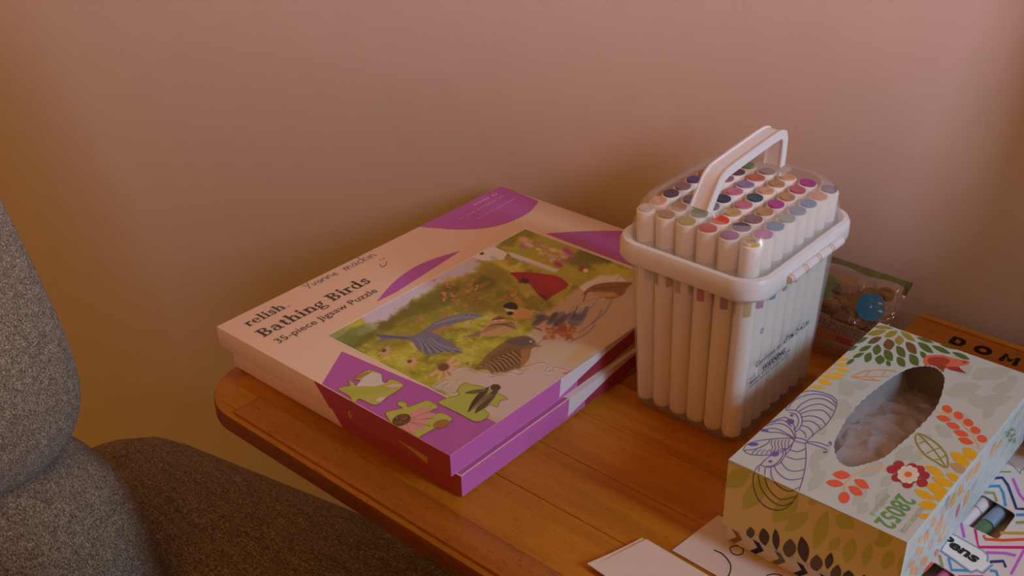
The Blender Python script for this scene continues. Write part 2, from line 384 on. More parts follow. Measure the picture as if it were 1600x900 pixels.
def window(name, u0, u1, z0, z1, at_):
    """at_(u, depth): plan point of the wall; depth runs outwards"""
    wn = empty(name, (*at_(u0, 0), z0)); struct(wn)
    def slab(nm, a0, a1, d0, d1, b0, b1, m):
        P, Q_ = at_(a0, d0), at_(a1, d1); box(nm, min(P[0], Q_[0]), max(P[0], Q_[0]), min(P[1], Q_[1]), max(P[1], Q_[1]), b0, b1, m, wn)
    for (a0, a1, b0, b1) in ((u0, u0 + .04, z0, z1), (u1 - .04, u1, z0, z1), (u0 + .04, u1 - .04, z0, z0 + .04), (u0 + .04, u1 - .04, z1 - .04, z1)): slab('window_frame', a0, a1, .05, .09, b0, b1, M_TRIM)
    slab('pane', u0 + .04, u1 - .04, .066, .072, z0 + .04, z1 - .04, M_LID); slab('window_sill', u0 - .03, u1 + .03, -.05, 0, z0 - .03, z0, M_TRIM)
window('window_1', W['y0'], W['y1'], W['z0'], W['z1'], lambda u, d: (W['x'] + d, u))
window('added_window', WB['y0'], WB['y1'], WB['z0'], WB['z1'], lambda u, d: (W['x'] + d, u))  # opening made for the added wall light
# added chest right of the camera, blocks the added front light from the table
cb = tag(empty('light_block_chest', (.3, .03, FZ)), 'added wooden chest of drawers blocking front light from the table', 'chest')
CBX0, CBX1, CBY0, CBY1, CBZ = .06, .56, -.30, .308, 1.145
box('carcass', CBX0, CBX1, CBY0, CBY1 - .012, .05, CBZ - .02, M_WOODE, cb); box('chest_top', CBX0 - .015, CBX1 + .015, CBY0, CBY1 + .012, CBZ - .02, CBZ, M_WOODE, cb, bev=.004); box('plinth', CBX0 + .02, CBX1 - .02, CBY0, CBY1 - .04, FZ, .05, M_WOODE, cb)
for i in range(4):
    dz = .07 + i * .262; dwr = box('drawer', CBX0 + .02, CBX1 - .02, CBY1 - .0118, CBY1 + .004, dz, dz + .245, M_WOODE, cb, bev=.003)
    for kx in (.25, .75): box('knob', CBX0 + (CBX1 - CBX0) * kx - .015, CBX0 + (CBX1 - CBX0) * kx + .015, CBY1 + .0042, CBY1 + .026, dz + .1, dz + .13, M_TRIM, dwr, bev=.006)

# ================================================================== TABLE
TX0, TX1, TY0, TY1 = -.600, .62, .331, .703
tb = tag(empty('wooden_table', (0, .51, FZ)), 'orange varnished wooden side table with rounded corner and worn edge strip', 'table')
cx, cy, hx, hy = (TX0 + TX1) / 2, (TY0 + TY1) / 2, (TX1 - TX0) / 2, (TY1 - TY0) / 2
rings = []
for (ins, z) in ((.005, -.0165), (.0015, -.0157), (.0, -.014), (.0, -.0030), (.0006, -.0016), (.0022, -.0008)):
    rings.append([(x, y, ZT + z) for x, y in rrect(cx, cy, hx - ins, hy - ins, .045 - ins, 12)])
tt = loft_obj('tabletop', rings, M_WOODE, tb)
tt.data.materials.append(wood('shaded_table_side', (.17, .052, .005), (.25, .082, .008), (.09, .025, .003), rough=.4, seed=2))  # side and underside wood darkened to carry their shade
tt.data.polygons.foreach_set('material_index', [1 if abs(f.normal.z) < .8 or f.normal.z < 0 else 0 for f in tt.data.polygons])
# glued staves, each with its own eased edges
px0, py0 = TX0 + .012, .358
npl = 8; pw = (TY1 - .006 - py0) / npl
def stave(y0, y1, x0, x1):
    bm = bmesh.new(); add_box(bm, x0, x1, y0, y1, ZT - .004, ZT, .0004, 1); return bm_obj('plank', bm, M_WOOD, tb, smooth=False)
for k in range(npl):
    y0 = py0 + k * pw; xs = px0 + (.022 if k == npl - 1 else (.006 if k == 0 else 0)); stave(y0 + .00015, y0 + pw - .00015, xs, TX1 - .01)
# worn raised strip along the front edge, square end near the rounded corner
box('edge_strip', -.552, TX1 - .03, TY0 + .004, py0 - .0004, ZT - .004, ZT + .0014, M_WOODE, tb, bev=.0009)
box('end_strip', px0 + .016, -.5525, TY0 + .008, py0 - .0004, ZT - .004, ZT - .0002, M_WOOD, tb)
for (x0, x1) in ((.50, .56),):
    for y0 in (TY0 + .03, TY1 - .09): box('leg', x0, x1, y0, y0 + .06, FZ + .045, ZT - .0165, M_WOODE, tb, bev=.004)
for y0 in (TY0 + .03, TY1 - .09): box('foot_runner', -.1, .60, y0, y0 + .06, FZ, FZ + .045, M_WOODE, tb, bev=.006)
box('apron', .1, .50, TY0 + .05, TY1 - .05, ZT - .075, ZT - .0165, M_WOODE, tb, bev=.003)

# ================================================================== ARMCHAIR
ch = tag(empty('armchair', (-.75, .05, FZ)), 'grey brown woven fabric armchair with padded arm and backrest', 'armchair')
def pillow(name, rings, parent=ch): return loft_obj(name, rings, M_FAB, parent, angle=180)
def superring(cy_, cz_, hy_, hz_, x, e=3.0, n=40, sh=0.0, tilt=0.0):
    pts = []
    for i in range(n):
        a = 2 * math.pi * i / n; c, s = math.cos(a), math.sin(a)
        y = hy_ * math.copysign(abs(c) ** (2 / e), c); z = hz_ * math.copysign(abs(s) ** (2 / e), s)
        pts.append((x + tilt * z, cy_ + y + sh * z, cz_ + z))
    return pts
# far arm: runs along the table, rounded back end; near arm is its twin out of view
def arm(side):
    R_ = []
    for t in np.linspace(0, 1, 40):
        x = -.955 + t * .98
        edge = min(1, (max(t, 0.0001) / .12)) ; k = math.sin(edge * math.pi / 2) ** .7
        far = .455 + .105 * min(1, t / .55) if side > 0 else None
        hyw = .125; cyw = (far - hyw) if side > 0 else -.31
        R_.append(superring(cyw, .39, max(.01, hyw * k), max(.02, .205 * (.55 + .45 * k)), x, 3.4 if t > .05 else 2.4))
    return pillow('armrest', R_)
arm(1); arm(-1)
def cushion(name, prof, y0, y1, rnd):
    """prof: closed x-z outline; the y ends are rounded like a stuffed cushion"""
    P = smooth_line(prof, True, 5); c = sum(P, Vector((0, 0))) / len(P); R_ = []
    for t in np.linspace(0, 1, 15):
        a = t * math.pi / 2; k = 1 - rnd * (1 - math.sin(a)); R_.append((y0 + .075 * (1 - math.cos(a)), k))
    S = R_ + [(y1 - (q[0] - y0), q[1]) for q in R_[::-1]]
    return pillow(name, [[(c.x + (p.x - c.x) * k, y, c.y + (p.y - c.y) * k) for p in P] for y, k in S])
cushion('back_cushion', [(-.708, .722), (-.716, .775), (-.764, .87), (-.824, .96), (-.88, 1.04), (-.94, 1.065), (-.99, 1.03), (-1.0, .95), (-.95, .86), (-.88, .74), (-.80, .70), (-.735, .698)], -.18, .322, .30)
cushion('lumbar_cushion', [(-.700, .700), (-.665, .66), (-.640, .59), (-.632, .52), (-.65, .46), (-.72, .44), (-.82, .45), (-.86, .55), (-.85, .66), (-.79, .705), (-.74, .708)], -.18, .322, .30)
cushion('seat_cushion', [(-.66, .45), (-.4, .455), (-.16, .45), (-.10, .40), (-.14, .33), (-.4, .32), (-.7, .32), (-.76, .40)], -.18, .27, .2)
box('seat_base', -.93, -.06, -.30, .26, .10, .33, M_FAB, ch, bev=.02)
for x in (-.9, -.1):
    for y in (-.26, .2): box('leg', x - .02, x + .02, y - .02, y + .02, FZ, .12, M_WOODE, ch, bev=.003)

# ================================================================== PUZZLE BOXES
TH = .0173
REF_TOP = (.445, .27, .215)
CREAM_RAW = (.82, .62, .47)
BX0, BX1, BY0, BY1 = -.6029, -.3763, .3641, .6645
def M_side(): 
    return mat('cream_box_card', CREAM_RAW, .5, .3)
M_PUR = mat('purple_box_card', (.40, .13, .46), .38, .45)
def puzzle_box(x0, x1, y0, y1, zb, label, full):
    zt = zb + TH
    b = tag(empty('puzzle_box', ((x0 + x1) / 2, (y0 + y1) / 2, zb)), label, 'box', 'stacked puzzle boxes')
    box('tray', x0 + .0012, x1 - .0012, y0 + .0012, y1 - .0012, zb, zb + .012, M_side(), b, bev=.0004)
    lid = box('lid', x0, x1, y0, y1, zb + .0016, zt, M_side(), b, bev=.00025)
    return b, lid, zt
lower, llid, lz = puzzle_box(-.5965, -.3735, .3695, .669, ZT, 'cream and purple puzzle box lying under another on the table', False)
upper, ulid, uz = puzzle_box(BX0, BX1, BY0, BY1, ZT + TH, 'cream and purple bird puzzle box on top of another puzzle box', True)
PURP = (140, 56, 96)
# ---- side prints
def side_print(x0, x1, y0, y1, zb, lid, full):
    # front face (-y): purple toned to wine for shade, from about 36 % of the edge to the corner
    k = Ink(frame((x0, y0, zb), (1, 0, 0), (0, 0, 1)), (1, 1, 1)); Lx = x1 - x0
    h0, h1 = .0018, TH - .0001
    k.poly([(.460 * Lx, h1), (Lx, h1), (Lx, h0), (.520 * Lx, h0)], None, 1, raw=(.42, .065, .12))
    if full: k.poly([(.795 * Lx, .0075), (.915 * Lx, .0068), (.913 * Lx, h0)], None, 2, raw=(.55, .38, .12))
    if full: k.dot((.61 * Lx, .006), .0016, .0028, None, 2, raw=(.50, .45, .16)); k.dot((.612 * Lx, .0065), .0008, .0018, None, 3, raw=(.42, .065, .12))
    k.build('front_print', lid)
    # right face (+x): purple, white wrapped picture, dark wine strip, cream
    k = Ink(frame((x1, y0, zb), (0, 1, 0), (0, 0, 1)), (1, 1, 1)); Ly = y1 - y0
    PR = (.60, .15, .48); DW = (.34, .04, .07)
    k.poly([(0, h0), (Ly * .40, h0), (Ly * .40, h1), (0, h1)], None, 1, raw=PR)
    k.poly([(Ly * .40, h0), (Ly - .001, h0), (Ly - .001, h1), (Ly * .40, h1)], None, 1, raw=DW)
    k.poly([(.103, h1), (.101, .0035), (.150, .0125), (.150, h1)], None, 2, raw=(.74, .70, .74))
    k.poly([(.150, h1), (.150, .0125), (.200, h1)], None, 2, raw=(.62, .52, .42))
    k.poly([(Ly * .52, h0), (Ly * .66, .007), (Ly - .001, .0085), (Ly - .001, h0)], None, 2, raw=(.50, .27, .12))
    k.poly([(.185, h1), (.19, h0), (.193, h0), (.1885, h1)], None, 3, raw=(.62, .44, .22))
    k.build('side_print', lid)
side_print(BX0, BX1, BY0, BY1, ZT + TH, ulid, True)
side_print(-.5965, -.3735, .3695, .669, ZT, llid, False)
# lower lid top is purple near its corner (only its margin shows)
k = Ink(frame((-.5965, .3695, ZT + TH), (1, 0, 0), (0, 1, 0)), (1, 1, 1))
k.poly([(.104, .0008), (.2222, .0008), (.2222, .103), (.104, .05)], None, 1, raw=(.50, .13, .42)); k.poly([(.19, .103), (.2222, .103), (.2222, .16), (.19, .16)], None, 1, raw=(.74, .70, .74))
k.build('top_print', llid)

# ---- top print
top = lambda p: (on_z(p, uz), Vector((0, 0, 1)))
k = Ink(top, REF_TOP)
inset = .0001
def cl(p):                                               # keep the print inside the lid's top
    q = on_z(p, uz); return Vector((min(max(q.x, BX0 + inset), BX1 - inset), min(max(q.y, BY0 + inset), BY1 - inset), uz))
k.surf = lambda p: (cl(p), Vector((0, 0, 1)))
def curve(pts): return [tuple(p) for p in smooth_line(pts)]
k.poly([(782, 289), (800, 297), (841, 314)] + curve([(841, 316), (828, 331), (808, 342), (785, 351), (755, 357), (720, 359), (685, 357), (650, 354)]) , PURP, 1)
k.poly(curve([(852, 365), (880, 363), (920, 361), (980, 361), (1060, 366), (1140, 380)]) + [(1150, 415), (1130, 425), (1010, 425)], PURP, 1)
k.poly(curve([(588, 472), (612, 444), (640, 422), (668, 408), (704, 396)]) + [(720, 392), (620, 456)], PURP, 1)
k.poly([(534, 549), (503, 600), (704, 715), (797, 665), (705, 622)], PURP, 1)
# small pale lettering rows, illegible in the photograph
zr = zoomed(640, 270, 3); rnd = random.Random(5)
for (a, b_, n, wd) in (((300, 152), (415, 95), 9, 1.6), ((235, 218), (440, 108), 20, .8), ((320, 215), (498, 118), 16, .8)):
    for i in range(n):
        t0 = i / n; t1 = (i + .62) / n
        if rnd.random() < .12: continue
        k.line(zr([(a[0] + (b_[0] - a[0]) * t0, a[1] + (b_[1] - a[1]) * t0), (a[0] + (b_[0] - a[0]) * t1, a[1] + (b_[1] - a[1]) * t1)]), wd, (176, 120, 110), 2)
# loose jigsaw pieces printed on the purple
k.keep = .64
z3 = zoomed(480, 480, 2.8115)
OL = (150, 122, 45); OLD = (118, 92, 28)
def piece(pts, c): 
    P = smooth_line(z3(pts), True, 3); k.poly(P, c, 6); k.line(z3(pts), .9, OLD, 7, closed=True)
piece([(137, 362), (160, 352), (188, 345), (182, 325), (200, 330), (216, 347), (234, 338), (228, 320), (205, 316), (270, 278), (328, 296), (322, 318), (345, 334), (368, 318), (423, 345), (355, 395), (300, 432), (228, 404), (208, 434), (185, 428), (192, 398)], (158, 128, 52))
k.poly(z3([(215, 350), (270, 283), (325, 297), (330, 330), (345, 338), (300, 350)]), (184, 142, 122), 8)
k.leaf(*z3([(205, 318), (290, 283)]), 2.2, (150, 90, 40), 9); k.leaf(*z3([(345, 350), (420, 345)]), 2.5, (190, 130, 120), 9); k.leaf(*z3([(300, 415), (345, 398)]), 3, (190, 140, 125), 9)
k.poly(z3([(150, 362), (300, 345), (380, 345), (350, 370), (200, 395)]), (150, 126, 40), 8)
piece([(345, 470), (372, 456), (420, 445), (398, 432), (405, 416), (436, 422), (442, 440), (490, 424), (530, 412), (575, 440), (545, 456), (550, 478), (590, 466), (637, 495), (560, 535), (490, 575), (465, 600), (440, 578), (415, 548), (380, 522)], (158, 130, 50))
for a in ((545, 440), (570, 470), (540, 510), (480, 560), (440, 560), (520, 540)): k.leaf(*z3([(425, 497), a]), 5.5, (186, 104, 92), 9)
for a in ((555, 455), (560, 490), (510, 530), (455, 565), (545, 525)): k.line(z3([(430, 500), a]), .9, (150, 84, 60), 10)
k.dot(z3([(415, 498)])[0], 15, 9, (88, 44, 22), 10, rot=-.3); k.dot(z3([(590, 515)])[0], 13, 6.5, (140, 80, 34), 10, rot=-.25)
for i in range(14): k.dot((480 + (390 + rnd.random() * 50) / 2.81, 480 + (480 + rnd.random() * 35) / 2.81), 1.1, .9, (150, 84, 40), 11)
piece([(575, 420), (620, 400), (668, 386), (660, 366), (690, 335), (720, 342), (752, 346), (790, 360), (880, 402), (848, 414), (836, 440), (806, 430), (778, 450), (800, 476), (745, 505), (670, 470), (620, 445)], (152, 128, 48))
k.leaf(*z3([(705, 465), (800, 350)]), 6, (62, 40, 24), 9); k.leaf(*z3([(735, 470), (845, 355)]), 6, (80, 52, 30), 10); k.dot(z3([(828, 355)])[0], 8, 5, (72, 44, 24), 10)
k.leaf(*z3([(690, 380), (800, 365)]), 3.0, (96, 66, 36), 10)
for i in range(5): k.line(z3([(715 + i * 6, 458 - i * 3), (795 + i * 5, 372 + i * 4)]), .7, (140, 104, 60), 11)
k.build('purple_print', ulid)

# ---- the painted picture (its own sheet, colour stored per vertex)
pl = [on_z(p, uz) for p in ((503, 528), (789, 345), (705, 618))]
gx0, gx1 = pl[0].x, BX1 - inset
gy0 = (pl[0].y + pl[2].y) / 2; gy1 = pl[1].y
NX, NY = 400, 470
X, Y = np.meshgrid(np.linspace(gx0, gx1, NX), np.linspace(gy0, gy1, NY))
D = np.stack([X, Y, np.full_like(X, uz - CAM_Z)], -1)
den = D @ np.array(CZ); PX = 800 + F_PX * (D @ np.array(CX)) / den; PY = 450 + F_PX * (D @ np.array(CY)) / den
def vnoise(x, y, seed):
    def h(i, j):
        v = np.sin(i * 127.1 + j * 311.7 + seed * 74.7) * 43758.5453; return v - np.floor(v)
    i = np.floor(x); j = np.floor(y); fx = x - i; fy = y - j; fx = fx * fx * (3 - 2 * fx); fy = fy * fy * (3 - 2 * fy)
    return (h(i, j) * (1 - fx) + h(i + 1, j) * fx) * (1 - fy) + (h(i, j + 1) * (1 - fx) + h(i + 1, j + 1) * fx) * fy
def fbm(s, seed, o=4):
    t = 0; a = .5; n = 0
    for q in range(o): t = t + a * vnoise((PX * .8 + PY * .5) / s * 2 ** q, (PY * 1.5 - PX * .4) / s * 2 ** q, seed + q); n += a; a *= .55
    return t / n
C = np.zeros((NY, NX, 3))
def paint(mask, c): 
    global C
    C = C * (1 - mask[..., None]) + np.array(c, float) * mask[..., None]
def inpoly(pts, soft=1.0, wob=0.0, seed=0):
    """soft-edged polygon mask in traced coordinates"""
    x = PX + (wob * (fbm(14, seed) - .5) * 2 if wob else 0); y = PY + (wob * (fbm(14, seed + 9) - .5) * 2 if wob else 0)
    P = [tuple(q) for q in pts]; inside = np.zeros(x.shape, bool); dmin = np.full(x.shape, 1e9)
    for (x0, y0), (x1, y1) in zip(P, P[1:] + P[:1]):
        cond = ((y0 > y) != (y1 > y)); xi = x0 + (y - y0) * (x1 - x0) / (y1 - y0 if y1 != y0 else 1e-9); inside ^= cond & (x < xi)
        dx, dy = x1 - x0, y1 - y0; t = np.clip(((x - x0) * dx + (y - y0) * dy) / (dx * dx + dy * dy + 1e-9), 0, 1)
        dmin = np.minimum(dmin, np.hypot(x - x0 - t * dx, y - y0 - t * dy))
    return np.clip(.5 + np.where(inside, dmin, -dmin) / soft, 0, 1)
def blob(cx_, cy_, rx, ry, rot=0, soft=.35, wob=.0, seed=0):
    c, s = math.cos(rot), math.sin(rot); u = ((PX - cx_) * c + (PY - cy_) * s) / rx; v = (-(PX - cx_) * s + (PY - cy_) * c) / ry
    r = np.sqrt(u * u + v * v) + (wob * (fbm(12, seed) - .5) if wob else 0)
    return np.clip((1 - r) / soft + .5, 0, 1)
def pen(pts, wd, soft=1.0):
    d = np.full(PX.shape, 1e9); P = [tuple(q) for q in smooth_line(pts)] if len(pts) > 2 else pts
    for (x0, y0), (x1, y1) in zip(P, P[1:]):
        dx, dy = x1 - x0, y1 - y0; t = np.clip(((PX - x0) * dx + (PY - y0) * dy) / (dx * dx + dy * dy + 1e-9), 0, 1)
        d = np.minimum(d, np.hypot(PX - x0 - t * dx, PY - y0 - t * dy))
    return np.clip((wd / 2 - d) / soft + .5, 0, 1)
z2 = zoomed(640, 270, 3)
# ground of the picture: sunny yellow-green garden with olive shade
f1 = fbm(60, 1); f2 = fbm(22, 4); f3 = fbm(9, 8)
paint(np.ones(PX.shape), (150, 116, 28))
paint(np.clip((f1 - .48) * 6, 0, 1) * .75, (170, 134, 36)); paint(np.clip((.5 - f2) * 5, 0, 1) * .85, (112, 86, 22)); paint(np.clip((f3 - .62) * 6, 0, 1) * .6, (186, 148, 62))
paint(np.clip((f2 - .60) * 6, 0, 1) * .5, (184, 150, 70))
rr0 = random.Random(23)
# hedge behind
paint(inpoly([(560, 515), (612, 497), (640, 478), (680, 452), (738, 432), (800, 428), (800, 480), (720, 500), (640, 540), (590, 560)], 14, 14, 2) * np.clip(1.25 - f3 * .9, 0, 1) * .8, (116, 88, 26))
for (a, b_, r_, s_) in ((640, 486, 30, 12), (690, 466, 34, 14), (600, 505, 20, 12), (760, 440, 22, 12), (560, 532, 26, 9)): paint(blob(a, b_, r_, s_, -.4, .5, .9, int(a)) * .8, (92, 70, 22))
for i in range(70):
    a, b_ = rr0.uniform(560, 930), rr0.uniform(380, 600); paint(blob(a, b_, rr0.uniform(5, 13), rr0.uniform(3, 6), -.4, .6, 1.0, i) * rr0.uniform(.3, .7), rr0.choice([(96, 76, 20), (112, 88, 24), (168, 136, 48), (132, 104, 26)]))
# sky
sky = inpoly([(400, 560), (503, 520), (560, 495), (584, 508), (612, 494), (640, 472), (676, 452), (700, 438), (738, 428), (752, 410), (775, 392), (788, 372), (790, 330), (600, 400)], 7, 10, 5)
paint(sky, (176, 138, 134)); paint(sky * np.clip((fbm(50, 21) - .45) * 4, 0, 1) * .6, (172, 146, 152))
paint(blob(545, 528, 34, 12, -.5, .5, .8, 7) * .85, (104, 92, 42)); paint(blob(530, 520, 18, 7, -.5, .5, .5, 8) * .5, (150, 132, 80)); paint(blob(575, 514, 16, 6, -.4, .5, .8, 9) * .6, (130, 116, 70))
# hedge flowers
rr = random.Random(11)
for (a, b_) in [(672, 437), (705, 447), (712, 460), (700, 466), (715, 472), (724, 480), (735, 446), (740, 455), (752, 446), (690, 460), (728, 457), (655, 500), (745, 470), (800, 460), (808, 470), (790, 466), (736, 508), (722, 500), (700, 492)]:
    for q in range(4): paint(blob(a + rr.uniform(-7, 7), b_ + rr.uniform(-4, 4), rr.uniform(1.6, 3.4), rr.uniform(1.2, 2.2), rr.uniform(-1, 1), .6) * .8, rr.choice([(172, 92, 62), (184, 110, 84), (160, 76, 50)]))
# far right foliage
paint(inpoly([(778, 345), (840, 362), (1010, 420), (1000, 455), (900, 445), (870, 432), (800, 400), (784, 380)], 5, 6, 3) * .8, (154, 122, 32))
for (a, b_, r_, s_, cc) in ((812, 362, 26, 9, (118, 92, 24)), (795, 375, 12, 12, (112, 88, 26)), (925, 402, 26, 10, (98, 76, 22)), (905, 412, 22, 8, (104, 80, 26)), (860, 372, 20, 7, (150, 122, 40)), (945, 405, 14, 3, (88, 66, 22)), (770, 425, 26, 12, (128, 96, 26)), (960, 425, 30, 10, (170, 140, 40))): paint(blob(a, b_, r_, s_, .35, .5, .9, int(a)) * .85, cc)
for i in range(34):
    a, b_ = rr.uniform(815, 900), 0; b_ = 368 + (a - 815) * .36 + rr.uniform(2, 22)
    paint(blob(a, b_, rr.uniform(3, 8), rr.uniform(2, 4), .3, .6) * .7, rr.choice([(190, 140, 118), (180, 120, 100), (196, 150, 130), (160, 70, 120), (150, 112, 50)]))
paint(blob(887, 393, 9, 5, .4, .6, .6, 3) * .9, (158, 56, 112)); paint(blob(872, 413, 8, 4, .4, .6, .6, 4) * .9, (150, 40, 90)); paint(blob(909, 421, 5, 4, 0, .5) * .9, (150, 44, 30)); paint(blob(915, 423, 4, 3, 0, .5), (198, 160, 140))
# bird house and its rail
paint(inpoly(z2([(255, 352), (290, 320), (430, 320), (395, 355)]), 2, 1.5, 1) * .0, (0, 0, 0))
paint(inpoly(z2([(275, 350), (390, 345), (458, 375), (440, 408), (340, 412), (300, 395)]), 2), (196, 168, 170))
paint(inpoly(z2([(258, 352), (288, 322), (365, 318), (390, 348), (330, 362)]), 2.5, 1, 1), (112, 98, 152))
paint(blob(752, 396, 4.2, 2.6, .1, .4), (62, 44, 50)); paint(blob(772, 404, 7, 3, .3, .6) * .7, (140, 130, 168)); paint(blob(741, 382, 8, 2.5, -.6, .6) * .6, (120, 104, 150))
paint(inpoly(z2([(458, 372), (490, 378), (700, 456), (680, 470), (480, 398)]), 2), (184, 154, 158)); paint(pen(z2([(470, 392), (685, 468)]), 1.4) * .6, (140, 118, 120))
# cardinal
paint(inpoly(smooth_line(z2([(472, 470), (560, 468), (660, 480), (710, 495), (742, 530), (700, 560), (668, 580), (640, 598), (600, 570), (570, 530), (540, 510), (515, 520), (500, 495)]), True), 2), (134, 26, 26))
paint(inpoly(z2([(560, 480), (680, 490), (730, 530), (680, 560), (620, 520)]), 6), (150, 30, 28)); paint(blob(820, 439, 7, 4, .2, .5, .4, 2), (52, 26, 20)); paint(inpoly(z2([(600, 568), (650, 575), (640, 600)]), 3) * .7, (70, 22, 20))
# bird bath: pale basin with ripples
paint(inpoly([(745, 590), (800, 545), (832, 515), (850, 492), (905, 450), (950, 428), (1000, 436), (1010, 560), (800, 680), (700, 640)], 8, 5, 6), (170, 122, 92))
paint(inpoly([(905, 448), (940, 430), (966, 429), (980, 442), (950, 447), (915, 458)], 4, 2, 2), (190, 160, 160))
paint(inpoly([(830, 560), (870, 545), (930, 500), (985, 462), (1000, 500), (900, 580), (800, 640)], 18) * .6, (176, 132, 104)); paint(blob(905, 555, 22, 10, -.6, .8) * .6, (178, 116, 64))
for i in range(16):
    a = rr.uniform(0, 1); x0, y0 = 825 + 55 * a, 560 - 58 * a - rr.uniform(0, 10)
    paint(pen([(x0, y0), (x0 + 30, y0 - 24), (x0 + 62, y0 - 34), (x0 + 92, y0 - 66)], rr.uniform(1.2, 2.6)) * rr.uniform(.35, .8), rr.choice([(140, 104, 92), (148, 116, 118), (124, 88, 66), (184, 150, 140)]))
for a in ((905, 520, 940, 485), (925, 505, 955, 470), (890, 535, 930, 508)): paint(pen([a[:2], ((a[0] + a[2]) / 2 + 6, (a[1] + a[3]) / 2), a[2:]], 3) * .6, (112, 90, 100))
# wren
paint(inpoly(smooth_line(z2([(812, 575), (830, 548), (870, 525), (940, 514), (1045, 516), (1020, 540), (1000, 572), (950, 592), (900, 585), (850, 560)]), True), 2), (124, 68, 30))
paint(inpoly(z2([(850, 560), (900, 590), (980, 580), (960, 560)]), 4) * .8, (178, 126, 76)); paint(pen(z2([(830, 560), (815, 600)]), 2), (96, 56, 28)); paint(pen(z2([(860, 545), (1000, 535)]), 2) * .7, (96, 54, 28))
# bluebird bathing
for i in range(26): paint(blob(rr.uniform(838, 912), 508 - rr.uniform(0, 14) - (rr.random() * 6), rr.uniform(5, 11), rr.uniform(2.5, 5), rr.uniform(-1, .2), .5) * .8, rr.choice([(80, 62, 70), (98, 80, 88), (66, 52, 62), (116, 96, 98)]))
for i in range(9): a = rr.uniform(895, 922); paint(pen([(a - 12, 500), (a, 478 + rr.uniform(0, 12))], 2.2) * .85, (88, 72, 92))
for i in range(22): paint(blob(rr.uniform(852, 900), rr.uniform(510, 528), rr.uniform(4, 8), rr.uniform(2, 4.5), rr.uniform(-1, 1), .5) * .8, rr.choice([(162, 86, 34), (140, 66, 30), (176, 104, 48), (150, 60, 50)]))
paint(pen([(834, 512), (846, 516)], 2), (90, 60, 40))
# chickadee, sparrow
paint(inpoly(smooth_line(z2([(480, 640), (520, 630), (580, 655), (560, 680), (500, 685), (470, 670)]), True), 2), (176, 116, 66)); paint(blob(797, 483, 8, 5, 0, .4), (190, 156, 140)); paint(inpoly(smooth_line(z2([(438, 628), (465, 608), (500, 615), (505, 640), (470, 640)]), True), 2), (44, 30, 28)); paint(blob(797, 490, 5, 3, 0, .4), (40, 28, 26))
paint(inpoly(smooth_line(z2([(250, 772), (330, 745), (380, 690), (420, 672), (450, 690), (495, 705), (510, 730), (450, 755), (390, 768), (330, 768)]), True), 2), (164, 104, 60))
for i in range(8): paint(pen(z2([(340 + i * 18, 752 - i * 6), (380 + i * 14, 715 - i * 2), (440 + i * 8, 712 + i * 3)]), 1.6) * .7, (96, 54, 28))
paint(inpoly(z2([(385, 690), (420, 672), (450, 682), (420, 698)]), 2), (104, 56, 28)); paint(pen(z2([(395, 695), (445, 690)]), 1.4), (190, 150, 120)); paint(inpoly(z2([(250, 772), (335, 742), (330, 768)]), 2) * .7, (110, 66, 34))
# robin
rb = smooth_line(z3([(736, 275), (770, 235), (795, 205), (870, 150), (930, 130), (975, 132), (1000, 155), (1026, 172), (988, 182), (972, 230), (935, 268), (880, 302), (820, 300), (790, 275)]), True)
paint(inpoly(rb, 2), (118, 70, 34)); paint(inpoly(z3([(800, 215), (880, 170), (950, 175), (930, 250), (860, 290), (800, 270)]), 6) * .6, (96, 54, 28))
for i in range(16):
    t = i / 15; paint(pen(z3([(760 + 150 * t, 262 - 70 * t), (800 + 130 * t, 255 - 45 * t), (830 + 120 * t, 290 - 60 * t)]), 1.7) * .8, (58, 32, 20) if i % 2 else (160, 110, 62))
paint(inpoly(smooth_line(z3([(870, 152), (930, 130), (980, 134), (1005, 160), (960, 172), (910, 170)]), True), 3), (88, 62, 46)); paint(blob(480 + 982 / 2.81, 480 + 152 / 2.81, 2, 1.6), (170, 140, 120)); paint(pen(z3([(998, 160), (1026, 172)]), 2), (150, 100, 40)); paint(inpoly(z3([(940, 190), (980, 185), (970, 235), (940, 260)]), 4) * .8, (150, 84, 36))
paint(inpoly(z3([(880, 285), (920, 270), (930, 285), (880, 305)]), 3) * .8, (188, 150, 120))
# bluebird in flight
bl = (102, 80, 80)
paint(inpoly(smooth_line(z3([(300, 120), (370, 125), (450, 128), (500, 112), (540, 80), (600, 50), (680, 30), (760, 34), (770, 42), (700, 60), (610, 85), (560, 110), (600, 135), (650, 170), (682, 203), (610, 197), (540, 212), (490, 190), (455, 150), (380, 142), (306, 156), (325, 138)]), True), 2), bl)
for i in range(11): paint(pen(z3([(480 + i * 6, 135), (500 + i * 9, 160 + i), (510 + i * 17, 205 - i * 1.2)]), 1.3) * .8, (64, 48, 52) if i % 2 else (146, 122, 118))
for i in range(7): paint(pen(z3([(530 + i * 5, 100 - i * 4), (600 + i * 10, 62 - i * 2), (690 + i * 12, 36 + i * 1.5)]), 1.3) * .75, (70, 54, 58) if i % 2 else (142, 120, 116))
paint(inpoly(z3([(540, 105), (600, 82), (640, 85), (600, 108), (560, 120)]), 3), (150, 88, 48)); paint(pen(z3([(310, 125), (440, 138)]), 2.5) * .7, (70, 54, 70))
# cone flowers at the lower edge
for (a, b_) in ((693, 574), (640, 565), (600, 548)):
    sc_ = 1 if a == 693 else .45
    for q in range(7): an = -.9 + q * .55; paint(pen([(a, b_), (a + 26 * sc_ * math.cos(an), b_ + 18 * sc_ * math.sin(an))], 5 * sc_, 2) * .85, (196, 118, 96))
    paint(blob(a, b_, 9 * sc_, 6 * sc_, -.2, .4), (96, 54, 24))
